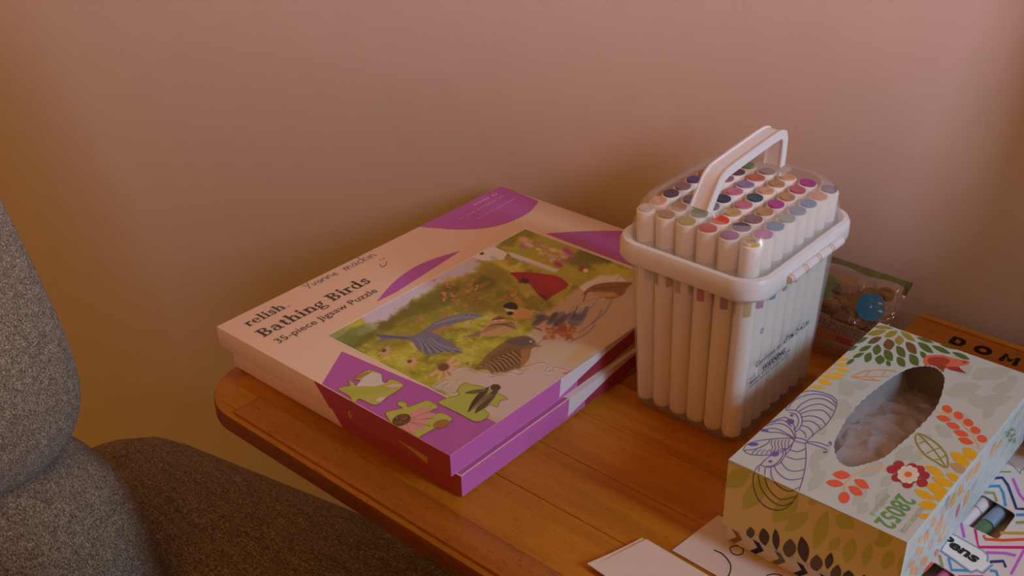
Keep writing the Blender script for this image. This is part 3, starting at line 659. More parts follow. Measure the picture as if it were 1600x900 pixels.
# jigsaw cuts and pale pieces near the right edge
paint(inpoly(smooth_line(z3([(550, 350), (600, 310), (640, 290), (630, 275), (690, 265), (790, 295), (880, 290), (960, 285), (1050, 260), (1040, 245), (1080, 265), (1160, 280), (1120, 340), (900, 490), (720, 440), (640, 400), (600, 375)]), True), 6, 2, 4) * .85, (178, 130, 112))
for pl_ in ([(640, 280), (690, 262), (760, 285), (800, 292), (800, 308), (830, 305), (820, 288), (900, 290), (930, 300), (955, 285), (930, 272), (1000, 250), (1035, 245), (1060, 260), (1045, 280), (1080, 282), (1090, 265), (1170, 285)], [(560, 350), (610, 320), (620, 335), (600, 350), (640, 380), (660, 368)], [(1170, 285), (1250, 220), (1330, 180)]):
    paint(pen(z3(pl_), 1.5) * .75, (128, 88, 66)); paint(pen(z3([(x + 3, y + 4) for x, y in pl_]), 1.2) * .6, (200, 158, 140))
paint(inpoly(z3([(1120, 290), (1165, 280), (1140, 300)]), 2) * .9, (176, 76, 50))
# white border on the two inner sides
edge = np.minimum((X - gx0) / .0012, (gy1 - Y) / .0012); paint(np.clip(1.5 - edge, 0, 1), (196, 160, 142)); paint(np.clip(1.5 - (Y - gy0) / .0009, 0, 1) * (PX < 708), (196, 160, 142))
lc = (C / 255.0); lc = np.where(lc <= .04045, lc / 12.92, ((lc + .055) / 1.055) ** 2.4)
alb = np.clip(lc / np.array(REF_TOP) * .66, 0, .85)
V = np.stack([X, Y, np.full_like(X, uz + .00020)], -1).reshape(-1, 3)
idx = np.arange(NX * NY).reshape(NY, NX)
Q = np.stack([idx[:-1, :-1], idx[:-1, 1:], idx[1:, 1:], idx[1:, :-1]], -1).reshape(-1, 4)
# below the front line right of the jigsaw the sheet runs on to the lid's edge
me = bpy.data.meshes.new('bird_picture'); base = root_loc(ulid)
me.vertices.add(len(V)); me.vertices.foreach_set('co', (V - np.array(base)).astype(np.float32).ravel())
me.loops.add(Q.size); me.loops.foreach_set('vertex_index', Q.astype(np.int32).ravel())
me.polygons.add(len(Q)); me.polygons.foreach_set('loop_start', np.arange(0, Q.size, 4, dtype=np.int32)); me.update()
at = me.color_attributes.new('ink', 'FLOAT_COLOR', 'POINT'); at.data.foreach_set('color', np.concatenate([alb.reshape(-1, 3), np.ones((len(V), 1))], 1).astype(np.float32).ravel())
me.materials.append(M_INK); o = place(bpy.data.objects.new('bird_picture', me), ulid); o['label'] = 'garden picture with bathing birds'
# ---- lettering on the lid
def lid_text(p0, p1):
    a, b_ = on_z(p0, uz), on_z(p1, uz); return frame((a.x, a.y, uz), (0, 1, 0), (-1, 0, 0)), (b_ - a).length
DARK = (58, 36, 26)
kk = Ink(None, REF_TOP)
kk.surf, ln = lid_text((389, 511), (449, 481)); serif_write(kk, 'relish', (0, 0), ln, DARK); kk.dot((ln + .0022, .001), .0011, .0011, (150, 80, 140), 3)
kk.surf, ln = lid_text((411, 528), (584, 441)); serif_write(kk, 'Bathing Birds', (0, 0), ln, DARK)
kk.surf, ln = lid_text((436, 537), (597, 458)); write(kk, '35-piece Jigsaw Puzzle', (0, 0), ln, .0068, (66, 44, 32), .006)
kk.surf, ln = lid_text((481, 452), (530, 428)); hand_write(kk, 'Yvonne', (0, 0), ln, (84, 64, 62), .0008)
kk.surf, ln = lid_text((541, 423), (592, 400)); hand_write(kk, 'mackin', (0, 0), ln, (84, 64, 62), .0008)
kk.surf = top
kk.line([(593, 413), (597, 417), (603, 414), (604, 408)], 1.2, (84, 64, 62), 3); kk.line([(594, 407), (595, 405)], 1.3, (84, 64, 62), 3); kk.line([(599, 405), (600, 403)], 1.3, (84, 64, 62), 3)
kk.build('lid_lettering', ulid)


# ================================================================== MARKER CASE
KX, KY = -.3145, .5655
def rr3(hx, hy, r, z, n=8, cx_=KX, cy_=KY): return [(x, y, ZT + z) for x, y in rrect(cx_, cy_, hx, hy, r, n)]
case = tag(empty('marker_case', (KX, KY, ZT)), 'clear plastic marker case with white rim and carry handle', 'case')
B0 = (.0405, .0505); B1 = (.0462, .0575)                  # half sizes of the body at its foot and under the rim
body_rings = [rr3(B0[0] - .004, B0[1] - .004, .010, 0), rr3(B0[0], B0[1], .012, .003), rr3(B1[0], B1[1], .014, .115),
              rr3(B1[0] - .0010, B1[1] - .0010, .013, .115), rr3(B0[0] - .0010, B0[1] - .0010, .011, .004), rr3(B0[0] - .004, B0[1] - .004, .010, .0015)]
loft_obj('case_body', body_rings, M_BODY, case)
loft_obj('rim', [rr3(B1[0], B1[1], .014, .112), rr3(.0515, .0625, .018, .1125), rr3(.0528, .0638, .019, .1145), rr3(.0528, .0638, .019, .1235), rr3(.0515, .0625, .018, .1262), rr3(.0490, .0600, .017, .1268), rr3(.0470, .058, .016, .1255), rr3(.0462, .0572, .015, .1235), rr3(.0462, .0572, .015, .112)], M_WHITEP, case, False, False)
lid_r = [rr3(.0476, .0586, .016, .1240), rr3(.0472, .0582, .018, .134), rr3(.0452, .0562, .020, .1455), rr3(.0420, .053, .020, .1505), rr3(.037, .048, .018, .1520),
         rr3(.0368, .0478, .018, .1512), rr3(.0416, .0526, .020, .1496), rr3(.0444, .0554, .020, .1450), rr3(.0464, .0574, .018, .1338), rr3(.0468, .0578, .016, .1240)]
loft_obj('lid', lid_r, M_LID, case)
# moulded recess line on the lid top round the handle feet
for yy in (.527, .604): loft_obj('handle_socket', [rr3(.011, .009, .004, .1512, 4, KX, yy), rr3(.010, .008, .004, .1535, 4, KX, yy)], M_LID, case)
# handle: a flat white strap bent into a bracket, with a sunk channel along each side
hp = [(.521, .1535), (.5255, .160), (.532, .1685), (.537, .1715), (.545, .1730), (.590, .1765), (.603, .1762), (.6065, .1725), (.6070, .165), (.6065, .1535)]
hp = [tuple(p) for p in smooth_line(hp, False, 3)]
def strap(name, w0, w1, t, m):
    rings = []
    for i, (y, z) in enumerate(hp):
        a = Vector(hp[max(0, i - 1)]); b_ = Vector(hp[min(len(hp) - 1, i + 1)]); tg = (b_ - a).normalized(); nrm = Vector((-tg.y, tg.x))
        ring = []
        for (u, v) in ((w0, -t), (w1, -t), (w1, t), (w0, t)): ring.append((KX + u, y + nrm.x * v, ZT + z + nrm.y * v))
        rings.append(ring)
    return loft_obj(name, rings, m, case, angle=50)
strap('handle', -.0050, .0050, .0021, M_WHITEP)
strap('handle_flange', .0050, .0062, .0030, M_WHITEP); strap('handle_flange', -.0062, -.0050, .0030, M_WHITEP)
# hinge knuckles on the right side of the rim
hinge_m = mat('translucent_hinge', (.78, .66, .56), .3)
for i in range(4):
    yc = .545 + i * .0165
    r_ = []
    for yy, rd in ((yc - .007, .0015), (yc - .0068, .0030), (yc + .0060, .0030), (yc + .0062, .0015)):
        r_.append([(KX + .0540 + rd * math.cos(2 * math.pi * q / 12), yy, ZT + .1185 + rd * math.sin(2 * math.pi * q / 12)) for q in range(12)])
    kn = loft_obj('hinge_knuckle', r_, M_WHITEP, case)
    r_ = [[(KX + .0540 + .0026 * math.cos(2 * math.pi * q / 12), yy, ZT + .1185 + .0026 * math.sin(2 * math.pi * q / 12)) for q in range(12)] for yy in (yc - .0095, yc - .007)]
    loft_obj('hinge_pin', r_, hinge_m, kn)
# printed warning on the right face
nf = Vector((1, 0, -(B1[0] - B0[0]) / .112)).normalized(); e2 = Vector(((B1[0] - B0[0]) / .112, 0, 1)).normalized()
fo = Vector((KX + B0[0], KY, ZT + .003))
def face_pt(p):
    q = on_plane(p, fo, nf) - fo; return q.y, q.dot(e2)
kk = Ink(frame(fo, (0, 1, 0), e2), (1, 1, 1)); kk.surf = (lambda s: (lambda p: (s(p)[0] + nf * .0001, nf)))(kk.surf)
GR = (.05, .035, .06)
def face_text(s, p0, p1, h, bold=0.0):
    a = face_pt(p0); b_ = face_pt(p1); write(kk, s, a, b_[0] - a[0], h, None, bold, 2, raw=GR)
face_text('Conforms to ASTM D-4236', (1180, 575), (1261, 515), .0040, .01)
face_text('WARNING', (1190, 581), (1225, 555), .0042, .03)
for p0, p1 in (((1172, 600), (1233, 556)), ((1170, 607), (1229, 565))):   # two rows of lettering too small to read
    a0_, a1_ = face_pt(p0), face_pt(p1); sp = a1_[0] - a0_[0]
    for i in range(22):
        if i % 6 != 5: kk.line([(a0_[0] + sp * i / 22, a0_[1] + .0008), (a0_[0] + sp * (i + .7) / 22, a0_[1] + .0008)], .0012, None, 2, raw=(.16, .12, .16))
a = face_pt((1177, 588)); kk.line([(a[0] - .0035, a[1] - .004), (a[0] + .0035, a[1] - .004), (a[0], a[1] + .003), (a[0] - .0035, a[1] - .004)], .0007, None, 2, raw=GR, smooth=False)
kk.build('warning_print', case, M_INKM)
kk.V, kk.F, kk.C = [], [], []
a = face_pt((1188, 522))
write(kk, '02', (a[0] - .001, a[1]), .004, .004, None, .02, 2, raw=(.06, .16, .30))
kk.build('code_print', case, M_INKM)

# ---- markers: barrel, coloured collar and coloured end, one object each
GC, GRW = 6, 8
def marker_mesh():
    n = 16; prof = [(.0052, 0), (.0060, .0012), (.0061, .004), (.0061, .1375), (.0059, .1388), (.0050, .1392)]
    rings = [[(r * (math.copysign(abs(math.cos(2 * math.pi * i / n)) ** .85, math.cos(2 * math.pi * i / n))), r * (math.copysign(abs(math.sin(2 * math.pi * i / n)) ** .85, math.sin(2 * math.pi * i / n))), z) for i in range(n)] for r, z in prof]
    return loft(rings)
def mk_mesh(name, V, Fc):
    me = bpy.data.meshes.new(name); me.from_pydata(V, [], Fc); me.update(); me.polygons.foreach_set('use_smooth', [True] * len(me.polygons)); me.set_sharp_from_angle(angle=math.radians(40)); me.materials.append(M_BARREL); return me
ME_B = mk_mesh('marker', *marker_mesh())
def cap_mesh():                                            # almond-shaped, slightly dished end
    n = 18; rg = []
    for s_, z in ((1, .1392), (1, .1402), (.8, .1404), (.35, .1398)):
        rg.append([(.0056 * s_ * math.cos(2 * math.pi * i / n), .0050 * s_ * math.copysign(abs(math.sin(2 * math.pi * i / n)) ** 1.15, math.sin(2 * math.pi * i / n)), z) for i in range(n)])
    return loft(rg)
ME_C = mk_mesh('colour_end', *cap_mesh())
def collar_mesh():
    n = 16; return loft([[(r * math.cos(2 * math.pi * i / n), r * math.sin(2 * math.pi * i / n), z) for i in range(n)] for r, z in ((.0060, .0920), (.00625, .0922), (.00625, .1060), (.0060, .1062))], False, False)
ME_R = mk_mesh('colour_collar', *collar_mesh())
COLS = dict(white=(.72, .62, .52), peach=(.70, .42, .26), plum=(.12, .06, .12), mauve=(.30, .17, .20), indigo=(.10, .07, .20), rust=(.42, .15, .05), ochre=(.36, .22, .05), lime=(.46, .42, .06), red=(.55, .03, .03),
            purple=(.30, .08, .34), yellow=(.62, .42, .06), magenta=(.46, .06, .36), blue=(.03, .20, .40), sage=(.26, .34, .22), steel=(.14, .22, .42), orange=(.68, .26, .08), slate=(.11, .08, .14), tan=(.50, .30, .15), green=(.14, .32, .14),
            grey=(.20, .13, .18), pink=(.58, .20, .30), lilac=(.28, .24, .46), coral=(.58, .18, .12), teal=(.04, .10, .16), scarlet=(.75, .08, .03), sand=(.56, .38, .16), navy=(.05, .05, .14), rose=(.50, .14, .24))
# columns run left to right, rows from the front to the wall
GRID = ['white ochre lime red purple yellow',
        'peach tan green scarlet slate magenta',
        'plum grey navy sand mauve blue',
        'mauve slate navy pink tan sage',
        'indigo grey pink teal magenta steel',
        'rust mauve lilac peach tan blue',
        'sand plum coral tan rose orange',
        'grey green mauve peach magenta slate']
ROWN = ['front row', 'second row from the front', 'third row from the front', 'fourth row from the front', 'fourth row from the wall', 'third row from the wall', 'second row from the wall', 'row nearest the wall']
seen = {}
for j in range(GRW):
    for i, cn in enumerate(GRID[j].split()):
        u = i / (GC - 1) - .5; v = j / (GRW - 1) - .5
        b0 = Vector((KX + u * .0655, KY + v * .0855, ZT + .0048)); t0 = Vector((KX + u * .0735, KY + v * .0935, ZT + .1445))
        if cn in seen.get('dummy', ()): pass
        m0 = bpy.data.objects.new('marker', ME_B); place(m0); m0.location = b0
        m0.rotation_mode = 'QUATERNION'; m0.rotation_quaternion = (t0 - b0).to_track_quat('Z', 'Y') @ Matrix.Rotation(0, 3, 'Z').to_quaternion()
        mm = mat('marker_' + cn, COLS[cn], .4)
        for nm, me_ in (('colour_end', ME_C), ('colour_collar', ME_R)):
            c_ = bpy.data.objects.new(nm, me_); place(c_, m0); c_.material_slots[0].link = 'OBJECT'; c_.material_slots[0].material = mm
        lb = f'white marker with {cn} end, {ROWN[j]} of the clear case'
        seen.setdefault(lb, []).append(m0); tag(m0, lb, 'marker', 'markers standing in the clear case')
# number on the yellow end
ym_ = seen['white marker with yellow end, front row of the clear case'][0]
cu = text_polys('102', .02); Vt, Ft = [], []
for q in cu:
    i0 = len(Vt); Vt += [((x - .85) * .0042 + 0, (y - .35) * .0042 + .0008, .14062) for x, y in q]; Ft.append(tuple(range(i0, i0 + len(q))))
me = bpy.data.meshes.new('number'); me.from_pydata(Vt, [], Ft); me.materials.append(mat('black_print', (.03, .025, .02), .6)); place(bpy.data.objects.new('number', me), ym_)

# ================================================================== CLEAR BAG
bag = tag(empty('snack_bag', (-.31, .672, ZT)), 'clear crinkled bag with green seal and blue round sticker against the wall', 'bag')
bp0 = Vector((-.255, .652, ZT + .004)); bu = Vector((1, -.02, 0)).normalized(); bv = Vector((0, .040, .060)).normalized(); bn = bu.cross(bv)
def bag_uv(p):                                             # photo point on the bag's leaning front
    q = on_plane(p, bp0, bn) - bp0; return q.dot(bu), q.dot(bv)
ctr = [bag_uv(p) for p in ((1303, 402), (1427, 443), (1412, 476), (1340, 552), (1285, 528))]
H = .0612
def right_edge(t): return .0095 + .0036 * t - .002 * math.sin(t * math.pi)
def bagpt(s_, t, side):
    u0, u1 = -.115, right_edge(t); u = u0 + (u1 - u0) * s_; v = .002 + t * H
    bl_ = .017 * (math.sin(math.pi * s_) ** .6) * (math.sin(math.pi * min(1, t * 1.06)) ** .6 if t < .94 else .05)
    w_ = bl_ * (.75 if side > 0 else -.55)
    nz = mnoise.noise(Vector((u * 90, v * 90, 3 + side))) * .0022 + abs(mnoise.noise(Vector((u * 45 + v * 60, v * 30, 9 + side)))) * -.0035
    p = bp0 + bu * u + bv * v + bn * (w_ + nz * min(1, 5 * s_, 5 * (1 - s_), 5 * t, 5 * (1 - t)))
    p.y = min(p.y, WY - .0012); p.z = max(p.z, ZT + .0006); return p
N1, N2 = 44, 36
V, Fc = [], []
for side in (1, -1):
    o0 = len(V)
    for b_ in range(N2 + 1):
        for a in range(N1 + 1): V.append(tuple(bagpt(a / N1, b_ / N2, side)))
    for b_ in range(N2):
        for a in range(N1):
            q = o0 + b_ * (N1 + 1) + a; Fc.append((q, q + 1, q + N1 + 2, q + N1 + 1) if side > 0 else (q, q + N1 + 1, q + N1 + 2, q + 1))
mesh_obj('film', V, Fc, M_BAG, bag, smooth=False)
# green heat seal along the top, with its corner
gm = clear('green_tinted_seal', .6, col=(.16, .26, .07), rough=.3)
def strip(name, f0, f1, m, n=40, th=.0006, wav=.0006):
    V, Fc = [], []
    for i in range(n + 1):
        s_ = i / n; a, b_ = f0(s_), f1(s_); wv = bn * (wav * math.sin(s_ * 60))
        for q in (a + wv + bn * th, b_ + wv + bn * th, b_ + wv - bn * th, a + wv - bn * th):
            q = q.copy(); q.y = min(q.y, WY - .0006); V.append(tuple(q))
    for i in range(n):
        for j in range(4): Fc.append((i * 4 + j, i * 4 + (j + 1) % 4, i * 4 + 4 + (j + 1) % 4, i * 4 + 4 + j))
    Fc.append((0, 1, 2, 3)); Fc.append((4 * n + 3, 4 * n + 2, 4 * n + 1, 4 * n))
    return mesh_obj(name, V, Fc, m, bag)
P = lambda u, v, w=0: bp0 + bu * u + bv * v + bn * w
strip('seal', lambda s_: P(-.115 + s_ * (.115 + right_edge(1)), .002 + H), lambda s_: P(-.115 + s_ * (.115 + right_edge(1)), .002 + H - .0045 + .001 * math.sin(s_ * 23)), gm)
strip('seal_corner', lambda s_: P(right_edge(1 - .16 * s_) + .0002, .002 + H * (1 - .16 * s_)), lambda s_: P(right_edge(1 - .16 * s_) - .004 * (1 - .3 * s_), .002 + H * (1 - .16 * s_)), mat('dark_green_corner', (.07, .09, .03), .4), 8, wav=0)
# blue sticker
su, sv = bag_uv((1371, 485)); sr = .0098
def bulge(u, v):
    t = max(0, min(1, (v - .002) / H)); u0, u1 = -.115, right_edge(t); s_ = max(0, min(1, (u - u0) / (u1 - u0))); return (bagpt(s_, t, 1) - P(u, v)).dot(bn)
Vs, Fs = [], []; n = 28; wz = .0145
for k_, (rr_, dz) in enumerate(((1, 0), (1, .0005))): 
    for q in range(n): a = 2 * math.pi * q / n; Vs.append(tuple(P(su + sr * rr_ * math.cos(a), sv + sr * rr_ * math.sin(a), wz + dz)))
for q in range(n): Fs.append((q, (q + 1) % n, n + (q + 1) % n, n + q))
Fs += [tuple(range(n, 2 * n)), tuple(range(n - 1, -1, -1))]
st = mesh_obj('sticker', Vs, Fs, mat('blue_sticker', (.03, .24, .62), .3), bag)
kk = Ink(frame(P(su, sv, wz + .0005), bu, bv), (1, 1, 1))
for (a, b_, rx, ry) in ((.0005, .0002, .0008, .0008), (.0058, .0045, .0018, .0006), (.0078, -.0005, .0016, .0008)): kk.dot((a, b_), rx, ry, None, 1, raw=(.7, .66, .66))
for i in range(16): kk.dot((rnd.uniform(-.004, .006), rnd.uniform(.001, .008)), .0004, .00025, None, 1, raw=(.36, .5, .62))
kk.build('sticker_print', st)
# printed band at the bottom: small grey lettering rows, coloured row
kk = Ink(frame(P(0, 0, .0105), bu, bv), (1, 1, 1))
kk.poly([(-.10, .005), (-.003, .005), (.003, .0205), (-.10, .0205)], None, 0, raw=(.26, .20, .19))
for r_ in range(3):
    for i in range(35):
        if rnd.random() < .78: kk.poly([(-.098 + i * .0027, .0128 + r_ * .0024), (-.0965 + i * .0027 + rnd.random() * .0008, .0128 + r_ * .0024), (-.0965 + i * .0027, .0142 + r_ * .0024), (-.098 + i * .0027, .0142 + r_ * .0024)], None, 1, raw=(.16, .12, .13))
for i, cc in enumerate([(.10, .14, .04), (.32, .14, .04), (.36, .16, .05), (.34, .04, .03), (.30, .15, .05), (.35, .14, .03), (.33, .04, .03)]):
    kk.poly([(-.098 + i * .013, .0070), (-.0855 + i * .013, .0070), (-.0855 + i * .013, .0115), (-.098 + i * .013, .0115)], None, 1, raw=cc)
kk.build('printed_band', bag)
# contents
br = mat('dried_brown', (.20, .10, .035), .6); gl = mat('green_leaf', (.10, .24, .06), .6); pk = mat('pale_pinkish', (.30, .20, .17), .6)
def lump(u, v, r, m, ribs, label, seed):
    rings = []; c0 = P(u, v, .001); nn = 20
    for t in np.linspace(.02, .98, 11):
        a = t * math.pi; rg = []
        for q in range(nn):
            ph = 2 * math.pi * q / nn; rad = r * math.sin(a) ** .8 * (1 + .16 * math.cos(ribs * ph)) * (1 + .12 * mnoise.noise(Vector((q * .5, t * 4, seed))))
            rg.append(tuple(c0 + bu * (-r * 1.35 * math.cos(a)) + bv * (rad * math.cos(ph)) + bn * (rad * .62 * math.sin(ph))))
        rings.append(rg)
    o = loft_obj('dried_snack', rings, m, None, angle=60, origin=tuple(c0)); return tag(o, label, 'snack', 'pieces inside the clear bag')
LB = 'brown ribbed dried piece inside the clear bag'
for q, (u, v, r) in enumerate(((-.019, .036, .0095), (-.036, .031, .0085), (-.024, .0245, .0065), (-.052, .034, .0090), (-.068, .036, .0085), (-.005, .024, .0055), (-.085, .032, .0085), (-.010, .0455, .0055), (-.001, .0500, .0045))): lump(u, v, r, br, 7, LB, q)
for q, (u, v, r) in enumerate(((-.030, .0465, .0070), (-.056, .0480, .0075))): lump(u, v, r, pk, 5, 'pale pinkish dried piece inside the clear bag', 20 + q)
def leafpiece(u, v, ln, an):
    d = bu * math.cos(an) + bv * math.sin(an); nvec = bn.cross(d); Vv, Ff = [], []; c0 = P(u, v, .0075)
    for i in range(9):
        t = i / 8; wd = .32 * ln * math.sin(math.pi * t) ** .8 + .0002
        for s_ in (-1, 0, 1): Vv.append(tuple(c0 + d * (ln * t) + nvec * (wd * s_) + bn * (.0008 * (1 - abs(s_)) + .0012 * math.sin(t * 5))))
        for s_ in (1, 0, -1): Vv.append(tuple(c0 + d * (ln * t) + nvec * (wd * s_) + bn * (.0008 * (1 - abs(s_)) + .0012 * math.sin(t * 5) - .0006)))
    for i in range(8):
        for j in range(6): Ff.append((i * 6 + j, i * 6 + (j + 1) % 6, i * 6 + 6 + (j + 1) % 6, i * 6 + 6 + j))
    return tag(mesh_obj('leaf_sprig', Vv, Ff, gl, None, origin=tuple(c0)), 'green leaf piece inside the clear bag', 'leaf', 'green leaves inside the clear bag')
for a in ((-.050, .041, .018, .30), (-.048, .040, .016, -.45), (-.052, .043, .013, 1.0)): leafpiece(*a)

# ================================================================== DOMINO BOX
DZ = ZT + .030; dl = on_z((1441, 488), DZ); dback = dl.y; dleft = dl.x
dfront = dback - .058
db = tag(empty('domino_box', (dleft + .09, (dback + dfront) / 2, ZT)), 'wooden domino box with black lettering against the wall', 'box')
DL = .19
box('side_wall', dleft, dleft + DL, dback - .0055, dback, ZT, DZ, M_PINE, db, bev=.0008)
box('side_wall', dleft, dleft + DL, dfront, dfront + .0055, ZT, DZ, M_PINE, db, bev=.0008)
box('end_wall', dleft + .0006, dleft + .006, dfront + .0056, dback - .0056, ZT, DZ - .0045, M_PINE, db)
box('end_wall', dleft + DL - .006, dleft + DL, dfront + .0056, dback - .0056, ZT, DZ - .0006, M_PINE, db)
box('box_floor', dleft + .006, dleft + DL - .006, dfront + .0056, dback - .0056, ZT + .0005, ZT + .004, M_PINE, db)
sl = box('sliding_lid', dleft - .0004, dleft + DL - .0065, dfront + .0060, dback - .0062, DZ - .0042, DZ - .0009, M_PINE, db, bev=.0004)
kk = Ink(frame((0, 0, DZ - .0009), (1, 0, 0), (0, 1, 0)), (1, 1, 1)); LZ = DZ - .0009
bl0 = on_z((1480, 535.5), LZ); tl0 = on_z((1488.7, 525.3), LZ); rt = on_z((1511.5, 535), LZ); o0 = on_z((1518, 546), LZ); m0_ = on_z((1552, 565), LZ); m1_ = on_z((1591, 564), LZ)
hgt = (tl0.y - bl0.y) * 1.12; wD = rt.x - bl0.x; pit = (o0.x - bl0.x) * 1.02
xl = bl0.x; BLK = (.025, .018, .014)
STK = {'D': [[(0, 0), (0, 1), (.5, 1)] , [(.5, 1), (.85, .93), (1, .5), (.85, .07), (.5, 0)], [(.5, 0), (0, 0)]], 'O': [arc(.5, .5, .5, .5, 0, 360, 20)], 'M': [[(0, 0), (.06, 1), (.5, .35), (.94, 1), (1, 0)]], 'I': [[(0, 0), (0, 1)]], 'N': [[(0, 0), (0, 1), (1, 0), (1, 1)]], 'E': [[(1, 1), (0, 1), (0, 0), (1, 0)], [(0, .5), (.8, .5)]], 'S': [arc(.5, .75, .45, .25, 20, 270, 10) + arc(.5, .25, .45, .25, 90, -160, 10)]}
sw = hgt * .30
for chx, wdt in zip('DOMINOES', (wD, wD * 1.15, wD * 1.2, wD * .1, wD, wD * 1.15, wD * .8, wD * .85)):
    if xl + wdt < dleft + DL - .012:
        for s_ in STK[chx]:
            pts = [(xl + sw / 2 + x * (wdt - sw), bl0.y + sw / 2 + y * (hgt - sw)) for x, y in s_]
            kk.line(pts, sw, None, 2, raw=BLK, smooth=False)
            for p in pts[(0 if chx in 'OS' else 0):]: kk.dot(p, sw / 2, sw / 2, None, 2, 8, raw=BLK)
    xl += wdt + (pit - wD)
st_ = on_z((1454, 516), LZ)
for a in range(3): an = a * 2.1 + .4; kk.leaf((st_.x, st_.y), (st_.x + .0035 * math.cos(an), st_.y + .0035 * math.sin(an)), .0009, None, 2) if False else kk.line([(st_.x, st_.y), (st_.x + .0035 * math.cos(an), st_.y + .0035 * math.sin(an))], .0012, None, 2, raw=(.30, .22, .20))
kk.build('lettering', sl, M_INKM)

# ================================================================== ADDED FRAME (unseen, leans on the wall to shade its right part)
pfm = tag(empty('wall_shade_frame', (-.04, .66, DZ + .0005)), 'added wooden frame leaning above the domino box to shade the wall', 'picture frame')
fb, ft, ztop = .652, .692, 1.16
def fbox(name, x0, x1, s0, s1, d0, d1, m):
    zb_ = DZ + .0006; up = Vector((0, ft - fb, ztop - zb_)).normalized(); nn = Vector((0, -up.z, up.y)); H_ = (ztop - zb_) / up.z; o_ = Vector((0, fb + .0001, zb_ + .004))
    V = [tuple(o_ + Vector((x, 0, 0)) + up * (s * H_) + nn * d) for x in (x0, x1) for s in (s0, s1) for d in (d0, d1)]
    return mesh_obj(name, V, [(0, 1, 3, 2), (4, 6, 7, 5), (0, 4, 5, 1), (2, 3, 7, 6), (0, 2, 6, 4), (1, 5, 7, 3)], m, pfm)
for nm, a in (('frame_side', (-.132, -.112, 0, 1)), ('frame_side', (.068, .090, 0, 1)), ('frame_rail', (-.112, .068, 0, .07)), ('frame_rail', (-.112, .068, .93, 1))): fbox(nm, *a, -.016, .034, M_WOODE)
fbox('picture_panel', -.112, .068, .07, .93, -.006, .022, mat('cream_mount', (.6, .5, .4), .6))

# ================================================================== PAPERS
M_PAPER = mat('off_white_paper', (.74, .62, .55), .75, .2); M_PAPER2 = mat('pinkish_paper', (.70, .58, .54), .75, .2)
def sheet(name, pts, z0, th, m, label, cat, group=None, curl=0.0, n=10):
    """flat sheet given by its four corners on the table, a little curled"""
    A, B, Cc, Dd = [on_z(p, z0) for p in pts]; V, Fc = [], []
    for lay in (1, 0):
        for j in range(n + 1):
            for i in range(n + 1):
                a, b_ = i / n, j / n; q = (A * (1 - a) + B * a) * (1 - b_) + (Dd * (1 - a) + Cc * a) * b_
                q.z = z0 + (th if lay else 0) + curl * ((1 - a) ** 3) * (1 - b_ * .5); V.append(tuple(q))
    S = (n + 1) ** 2
    for j in range(n):
        for i in range(n):
            q = j * (n + 1) + i; Fc.append((q, q + 1, q + n + 2, q + n + 1)); Fc.append((S + q, S + q + n + 1, S + q + n + 2, S + q + 1))
    rim = [i for i in range(n)] + [n + (n + 1) * j for j in range(n)] + [S - 1 - i for i in range(n)] + [(n + 1) * (n - j) for j in range(n)]
    for a, b_ in zip(rim, rim[1:] + rim[:1]): Fc.append((a, a + S, b_ + S, b_))
    c0 = (A + B + Cc + Dd) / 4; o = mesh_obj(name, V, Fc, m, None, origin=(c0.x, c0.y, z0)); return tag(o, label, cat, group)
z4 = zoomed(1000, 700, 4)
draw = sheet('drawn_paper', [(1050, 861), (1122, 806), (1480, 960), (1400, 1060)], ZT + .0002, .0006, M_PAPER2, 'sheet of paper with black looped pen drawing under the tissue box', 'paper')
kk = Ink(lambda p: (on_z(p, ZT + .0008), Vector((0, 0, 1))), (1, 1, 1)); BK = (.03, .025, .025)
kk.line(z4([(462, 638), (510, 660), (550, 700), (568, 745), (552, 800), (500, 840)]), 1.9, None, 2, raw=BK)
kk.line(z4([(565, 625), (590, 612), (620, 615), (645, 635), (640, 660), (610, 670), (580, 660), (565, 640)]), 1.7, None, 2, raw=BK, closed=True)
kk.line(z4([(780, 815), (800, 795), (840, 788), (880, 796), (905, 815)]), 1.7, None, 2, raw=BK)
kk.build('pen_drawing', draw, M_INKM)
env = sheet('folded_note', [(917, 885), (1003, 842), (1180, 950), (1090, 1000)], ZT + .0016, .0008, M_PAPER, 'cream folded note lying at the table front edge', 'paper', curl=.0015)
flap = [on_z(p, ZT + .0034) for p in ((925, 885), (1010, 842), (1186, 946), (1098, 996))]
Vv = [tuple(q) for q in flap] + [tuple(q - Vector((0, 0, .0005))) for q in flap]
mesh_obj('folded_flap', Vv, [(0, 1, 2, 3), (7, 6, 5, 4), (0, 4, 5, 1), (1, 5, 6, 2), (2, 6, 7, 3), (3, 7, 4, 0)], M_PAPER, env)

